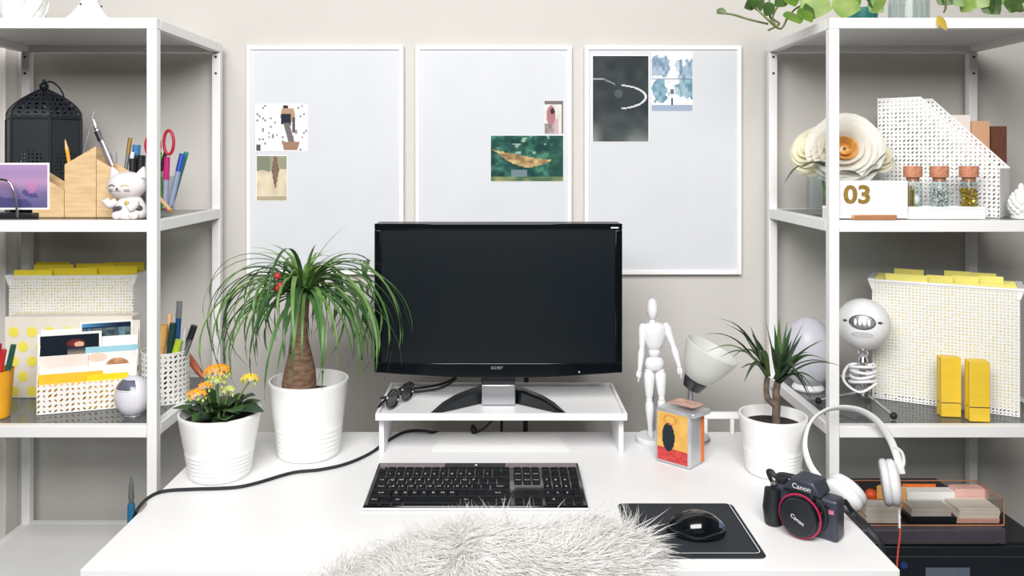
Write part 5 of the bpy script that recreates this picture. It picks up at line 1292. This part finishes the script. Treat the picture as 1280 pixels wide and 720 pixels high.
# letter holder
M_perf2 = perforated('white_lace_steel', (236, 235, 232), .0108, .0, (.38, .20))
c0, c1 = on(46, 519, S1+.0005), on(170, 508, S1+.0005)
LA = math.atan2(c1.y-c0.y, c1.x-c0.x); LW = (c1-c0).length
t = thing('letter_holder', 'white punched-steel letter holder of photographs and yellow cards, left shelf', 'letter holder', c0.lerp(c1, .5), LA)
kz_ = 1.70/F
for y, h in ((0, .062), (.018, .10), (.034, .165), (.048, .185)):
    b = MB(); sheet(b, -LW/2, LW/2, 0, h*(1 if y == 0 else .9), y); b.build('divider', M_perf2 if y == 0 else M_frame, t, uvf=uvxz)
MB().b2(-LW/2, LW/2, .001, .047, 0, .0012).build('bottom', M_frame, t)
for s in (-1, 1): MB().prism([(0, 0), (.049, 0), (.049, .17), (.034, .15), (0, .062)], s*LW/2-.0006, s*LW/2+.0006, T=Mx(((0, 1, 0, 0), (1, 0, 0, 0), (0, 0, 1, 0), (0, 0, 0, 1)))).build('side_panel', M_frame, t)
LT_ = Mx.Translation(t.location) @ Mx.Rotation(LA, 4, 'Z')
def card(px0, px1, py0, py1, dy, label, name, cat, fn=None, m=None, border=0.0, n=(24, 18), grp=None):
    """card standing in the letter holder at local depth dy, its visible corners at the given pixels"""
    nrm = V((-math.sin(LA), math.cos(LA), 0)); pl = V(t_hold)+nrm*dy*.58
    def hit(px, py):
        d = V(((px-CX)/F, 1, -(py-CY)/F)); s = (pl-V((0, 0, CZ))).dot(nrm)/d.dot(nrm); return V((0, 0, CZ))+d*s
    a, c = hit(px0, py0), hit(px1, py0); wd = (c-a).length; zt = (a.z+c.z)/2; zb = max(hit((px0+px1)/2, py1).z, S1+.003) if py1 else S1+.003
    o_ = V(((a.x+c.x)/2, (a.y+c.y)/2, zb))
    if fn:
        o = picture(name, wd-2*border, zt-zb-2*border, fn, n[0], n[1], None, o_+V((0, 0, border)), (0, 0, LA), .0006, border)
        return tag(o, label, cat, grp)
    t = thing(name, label, cat, o_, LA, grp)
    MB().b2(-wd/2, wd/2, 0, .0012, 0, zt-zb).build('sheet', m, t); return t
t_hold = V(t.location)
def f_night(u, v):
    c = (20, 30, 42)
    d = ((u-.6)/.17)**2+((v-.55)/.22)**2
    if d < 1: c = mixc((136, 48, 48), (70, 40, 44), d)
    if ((u-.66)/.09)**2+((v-.50)/.13)**2 < 1: c = (222, 176, 150)
    if v < .38 and u > .45: c = mixc((20, 30, 42), (196, 176, 160), (.38-v)*2)
    return c
def f_city(u, v):
    c = mixc((36, 60, 96), (26, 34, 52), u)
    if v > .84: c = mixc((80, 150, 200), (20, 34, 60), u*1.3)
    if v < .78: c = mixc((110, 120, 112), (40, 60, 76), vn(u*16, v*8, 61))
    if v < .78 and hsh(int(u*16), 3) > .7: c = mixc(c, (110, 164, 190), .6)
    return c
def f_beach(u, v):
    c = (236, 236, 234)
    if v > .78: c = (158, 206, 220)
    if ((u-.60)/.22)**2+((v-.30)/.26)**2 < 1: c = mixc((206, 160, 124), (166, 116, 84), vn(u*12, v*9, 62))
    if ((u-.87)/.14)**2+((v-.12)/.2)**2 < 1: c = mixc((190, 150, 120), (140, 108, 90), vn(u*12, v*9, 63))
    if ((u-.22)/.18)**2+((v-.62)/.16)**2 < 1: c = mixc(c, (232, 196, 170), .7)
    return c
def f_soft(u, v): return mixc((238, 232, 226), (240, 216, 206), vn(u*3, v*3, 64))
card(100, 166, 401, None, .078, 'white bordered photograph of a city at dusk, rear of the letter holder', 'photo_print', 'photo', lambda u, v: f_city(u, 1-(1-v)*3.3), None, .004, (40, 110), 'photographs in the letter holder')
card(164, 175, 400, None, .081, 'white card with a yellow dot, rear right of the letter holder', 'greeting_card', 'card', None, M_offw)
card(47, 127, 415.5, None, .052, 'dark photograph of a red haired figure, left in the letter holder', 'photo_print', 'photo', lambda u, v: f_night(u, 1-(1-v)*3.6), None, .005, (50, 110), 'photographs in the letter holder')
card(107, 173, 432, None, .040, 'pale photograph with a light blue top, right in the letter holder', 'photo_print', 'photo', lambda u, v: f_beach(u, 1-(1-v)*2.1), None, .0, (50, 90), 'photographs in the letter holder')
card(48, 110, 444, None, .034, 'white and blush card before the dark photograph', 'greeting_card', 'card', f_soft, None, .001, (10, 10))
card(46, 132, 465.5, None, .026, 'white card directly behind the yellow cards', 'greeting_card', 'card', None, M_paper)
card(48, 128, 466, None, .018, 'orange yellow card on the left in the letter holder', 'index_card', 'card', None, mat('amber_card', (250, 196, 50), .6, var=.04))
card(108, 160, 467, None, .010, 'bright yellow card on the right in the letter holder', 'index_card', 'card', None, mat('bright_card', (252, 214, 24), .6, var=.02))
# egg-shaped tape dispenser
p0 = on(167, 526, S1+.0005); p0.y = 1.685; p0.x = at(166, 0, 1.685).x
t = thing('tape_dispenser', 'small rounded white desk gadget with a dark window beside the left shelf post', 'dispenser', p0, -.3)
M_lil = mat('lilac_white_plastic', (222, 220, 230), .3, var=.01)
MB().ball((0, 0, .0415), .037, 32, 20, sq=(1, .9, 1.12)).build('shell', M_lil, t, sharp=80)
b = MB(); vs = []; fs = []
for i in range(7):
    for j in range(13):
        th = math.radians(30+36*i/6); ph = math.radians(-165+125*j/12)
        vs.append((.0376*math.sin(th)*math.cos(ph), .0376*.9*math.sin(th)*math.sin(ph), .0415+.0375*1.12*math.cos(th)))
for i in range(6):
    for j in range(12): a = i*13+j; fs.append((a, a+13, a+14, a+1))
b.add(vs, fs); b.build('window', mat('smoked_window', (112, 116, 134), .15, var=.2, scale=60), t, sharp=80)
MB().tube([(.0378*math.sin(math.radians(66))*math.cos(a), .0378*.9*math.sin(math.radians(66))*math.sin(a), .0415+.0378*1.12*math.cos(math.radians(66))) for a in [math.radians(-165+10.4*j) for j in range(13)]], .0012, 6).build('window_rim', M_plast, t)
MB().b2(-.012, .012, -.010, .010, 0, .004).build('foot', M_lil, t)
# orange cup with pens at the far left
p0 = on(0, 517, S1+.0005); p0 = V((at(-8, 0, 1.675).x, 1.675, S1+.0005))
t = thing('orange_cup', 'orange yellow plastic cup of pens at the left end of the left shelf', 'cup', p0)
MB().lathe([(.028, 0), (.030, .002), (.037, .095), (.038, .098), (.036, .098), (.029, .004)], 32, cap1=False).build('cup', mat('orange_cup_plastic', (250, 178, 42), .4, var=.02), t)
grp = 'pens in the orange cup'
pen(p0+V((.004, .004, .006)), at2(-2, 430, 1.67), mm('crimson_body', (190, 32, 72)), mm('crimson_cap', (190, 32, 72)), 'crimson pen in the orange cup, left of the green pen', .006)
pen(p0+V((.012, -.004, .006)), at2(17, 431, 1.67), mm('bottle_green', (34, 92, 78)), mm('bottle_green_cap', (34, 92, 78)), 'dark green pen leaning right out of the orange cup', .005)
pen(p0+V((.002, -.010, .006)), at2(5, 437, 1.66), mm('red_body', (206, 50, 56)), mm('red_cap', (206, 50, 56)), 'red pen between the crimson and green pens', .005)
# white punched pen cup
p0 = V((at(207, 0, 1.80).x, 1.80, S1+.0005)); rc = .050; hc_ = .110
t = thing('punched_pen_cup', 'white punched-steel cup of pens and clips behind the left shelf post', 'cup', p0)
b = MB(); b.lathe([(rc, 0), (rc, hc_)], 48, cap0=False, cap1=False)
me = b.mesh('cup_wall', M_perf2); u_ = me.uv_layers.new(name='UVMap')
for pl in me.polygons:
    base_a = None
    for li, vi in zip(pl.loop_indices, pl.vertices):
        a = math.atan2(me.vertices[vi].co.y, me.vertices[vi].co.x)
        if base_a is None: base_a = a
        if a-base_a > PI: a -= 2*PI
        if base_a-a > PI: a += 2*PI
        u_.data[li].uv = (a*rc, me.vertices[vi].co.z)
put('cup_wall', me, t)
MB().lathe([(rc-.001, 0), (rc-.001, .002)], 32).build('bottom', M_frame, t)
MB().tube([(rc*math.cos(2*PI*i/40), rc*math.sin(2*PI*i/40), hc_) for i in range(40)], .0014, 6, close=True).build('rim', M_frame, t)
grp = 'pens in the white punched cup'
M_tanw = mm('tan_wood', (222, 170, 96), .6)
YQ = 1.80
pen(p0+V((-.012, -.02, .006)), at2(205, 406, YQ-.02), M_tanw, M_tanw, 'tan wooden brush handle in the punched cup, next to the post', .0085, .3)
pen(p0+V((.0, .01, .006)), at2(212, 392, YQ+.02), mm('tan_light', (230, 190, 140), .6), mm('tan_light', (230, 190, 140), .6), 'pale wooden stick in the punched cup, left of the tall blue pen', .005, .3)
pen(p0+V((.018, .0, .006)), at2(224.5, 377, YQ), mm('navy_pen', (36, 78, 128)), mm('silver_cap', (176, 178, 182), .3, .7), 'tall navy pen with a silver top in the punched cup', .0062, .17)
pen(p0+V((.004, -.012, .006)), at2(216, 404, YQ-.012), mm('green_navy', (34, 72, 66)), mm('green_navy', (34, 72, 66)), 'dark green pen beside the tall navy pen', .0062, .3)
pen(p0+V((.004, -.022, .006)), at2(224, 425, YQ-.024), mm('dark_grip', (36, 44, 54)), mm('lime', (190, 214, 60)), 'highlighter with a lime end in the punched cup', .0075, .25)
pen(p0+V((.026, -.012, .006)), at2(232, 410, YQ-.01), mm('clear_grey', (196, 198, 202)), mm('clear_grey2', (206, 208, 212)), 'pale grey pen in the punched cup', .0045, .3)
pen(p0+V((.008, .004, .006)), at2(243, 407, YQ+.004), M_black, M_black, 'black pen leaning right out of the punched cup', .0068, .3)
pen(p0+V((.016, -.008, .03)), at2(238, 425, YQ-.01), M_black, M_silver, 'short black pen with a silver end in the punched cup', .005, .3)
# coral stick lying behind
rod('brush_pen', at2(234, 444, 1.90), at2(254, 472, 1.88), [(0, .7, .0085, .0085, mm('coral_body', (206, 116, 82)), 'barrel'), (.7, 1, .0085, .005, mm('coral_cap', (180, 96, 70)), 'cap')], 'coral brush pen leaning behind the punched cup', 'pen', None)

# ================================================================ lowest left shelf: blue brush
p0 = V((at(164, 0, 1.70).x, 1.70, S0+.0005))
t = thing('bottle_brush', 'slim brush with a blue handle standing below the left shelf, seen past the desk edge', 'brush', p0)
zz = lambda py: at(0, py, 1.70).z-S0
MB().lathe([(.022, 0), (.023, .004), (.009, .02), (.0075, zz(632)), (.006, zz(629))], 18).build('handle', mm('blue_handle', (40, 110, 150)), t)
MB().lathe([(.0045, zz(629)+.0003), (.0058, zz(622)), (.0045, zz(605)), (.001, zz(596))], 14).build('bristles', mat('grey_bristles', (112, 118, 116), .8, var=.2, scale=300), t)

# ================================================================ chair with the fur throw
YH = 0.96
t = thing('desk_chair', 'grey ribbed fabric desk chair seen from behind, draped in white fur', 'chair', (at(612, 0, YH).x, YH, 0))
M_fab = mat('grey_ribbed_fabric', (176, 176, 182), .9, var=.25, scale=90, stretch=(6, 1, 1), bump=.5, bscale=500)
ztop = at(0, 664, YH).z
b = MB(); prof = rr(.176, .25, .085, 8)
b.prism([(x, z+ztop-.285) for x, z in prof], -.03, .03); b.build('backrest', M_fab, t, bevel=.012, seg=3)
MB().prism(rr(.22, .21, .05), -.035, .035, T=Mx.Translation((0, .20, .45)) @ ZUP).build('seat', M_fab, t, bevel=.015, seg=3)
MB().b2(-.03, .03, -.012, .012, .40, .47).build('back_bracket', M_black, t)
for sx in (-1, 1):
    for y in (.03, .36):
        MB().tube([(sx*.17, y, .414), (sx*.21, y+(.03 if y > .2 else -.02), .001)], [.014, .011], 12).build('leg', mat('oak_leg', (196, 160, 116), .5, var=.1, stretch=(1, 1, .2)), t)
# fur throw
t2 = thing('fur_throw', 'shaggy white fur throw draped over the back of the desk chair', 'throw', (t.location.x, YH, 0))
M_fur = mat('white_fur', (253, 252, 251), .8, var=.005, scale=20, trans=.62)
def drape(u, v):                                            # u across -1..1, v over the top: -1 rear (toward the camera), 1 front
    top = ztop-.007+.014*u-.030*abs(u)**3.0-.030*max(0, -u)**1.1; hw = .186
    x = u*hw-.008
    if abs(v) < .22: a = v/.22*PI/2; return V((x, .042*math.sin(a), top-.042*(1-math.cos(a))*.9))
    s = (abs(v)-.22)/.78; L = .20 if v > 0 else (.17+.05*math.sin(u*5)-.15*max(0, (u-.60))/.4*1.0)
    return V((x*(1-.05*s), math.copysign(.042+.004*s, v), top-.038-L*s))
b = MB(); NU_, NV_ = 28, 30; vs = []; fs = []
for i in range(NV_+1):
    for j in range(NU_+1): vs.append(drape(j/NU_*2-1, i/NV_*2-1))
for i in range(NV_):
    for j in range(NU_): a = i*(NU_+1)+j; fs.append((a, a+1, a+NU_+2, a+NU_+1))
b.add(vs, fs); o = b.build('backing', M_fur, t2, sharp=80)
random.seed(31)
fv = []; ff = []
def flow(x, y): return vn(x*22+3, y*22+9, 71)-.5, vn(x*22+31, y*22+5, 72)-.5
for k in range(42000):
    u = random.uniform(-1, 1); v = random.uniform(-.95, .6) if random.random() < .9 else random.uniform(.6, 1)
    if v < -.3 and u > .52+.1*random.random(): 
        if random.random() < .93: continue
    p = drape(u, v); q = drape(min(1, u+.02), v)-drape(max(-1, u-.02), v); r = drape(u, min(1, v+.02))-drape(u, max(-1, v-.02))
    n = q.cross(r)
    if n.length < 1e-9: continue
    n.normalize()
    if n.dot(p-V((p.x, 0, ztop-.15))) < 0: n = -n
    fx, fz = flow(p.x, p.z+p.y)
    L = random.uniform(.026, .050)*(1.15 if abs(u) > .85 else 1)
    if random.random() < .04: L *= 1.35
    sd = q.normalized()
    an = vn(p.x*11+5, (p.z+p.y)*11+2, 73)*2.2*PI+random.uniform(-.9, .9); up_ = r.normalized(); fx = math.cos(an)*.5
    d = (n*random.uniform(.2, .6)+up_*math.sin(an)*.6+sd*(fx*1.5+.35*(u if abs(u) > .7 else 0)*2+random.uniform(-.35, .35))+V((0, 0, -.25+fz*1.1))+V((0, .25 if v > -.2 else 0, 0))).normalized()
    if d.dot(n) < .34: d = (d+n*(.34-d.dot(n))).normalized()
    cur = [p-n*.002]; dd = d.copy()
    for s in range(4): cur.append(cur[-1]+dd*(L/4)); dd = (dd+V((sd.x*fx*.5, random.uniform(-.08, .08), -.11))).normalized()
    w0 = random.uniform(.0005, .0010); o1 = dd.cross(V((0, 1, 0))); o1 = o1.normalized() if o1.length > 1e-4 else V((1, 0, 0)); o2 = d.cross(o1).normalized()
    base = len(fv)
    for s, c in enumerate(cur[:-1]):
        w_ = w0*(1-s*.2)
        fv += [c+o1*w_, c-o1*w_*.5+o2*w_*.86, c-o1*w_*.5-o2*w_*.86]
    fv.append(cur[-1])
    for s in range(3):
        a = base+s*3
        for e in range(3): e2 = (e+1) % 3; ff.append((a+e, a+e2, a+3+e2, a+3+e))
    a = base+9; ff += [(a, a+1, a+12-9), (a+1, a+2, a+3), (a+2, a, a+3)]
b = MB(); b.v = fv; b.f = ff; b.m = [0]*len(ff)
o = b.build('fur', M_fur, t2, sharp=180); o['kind'] = 'stuff'
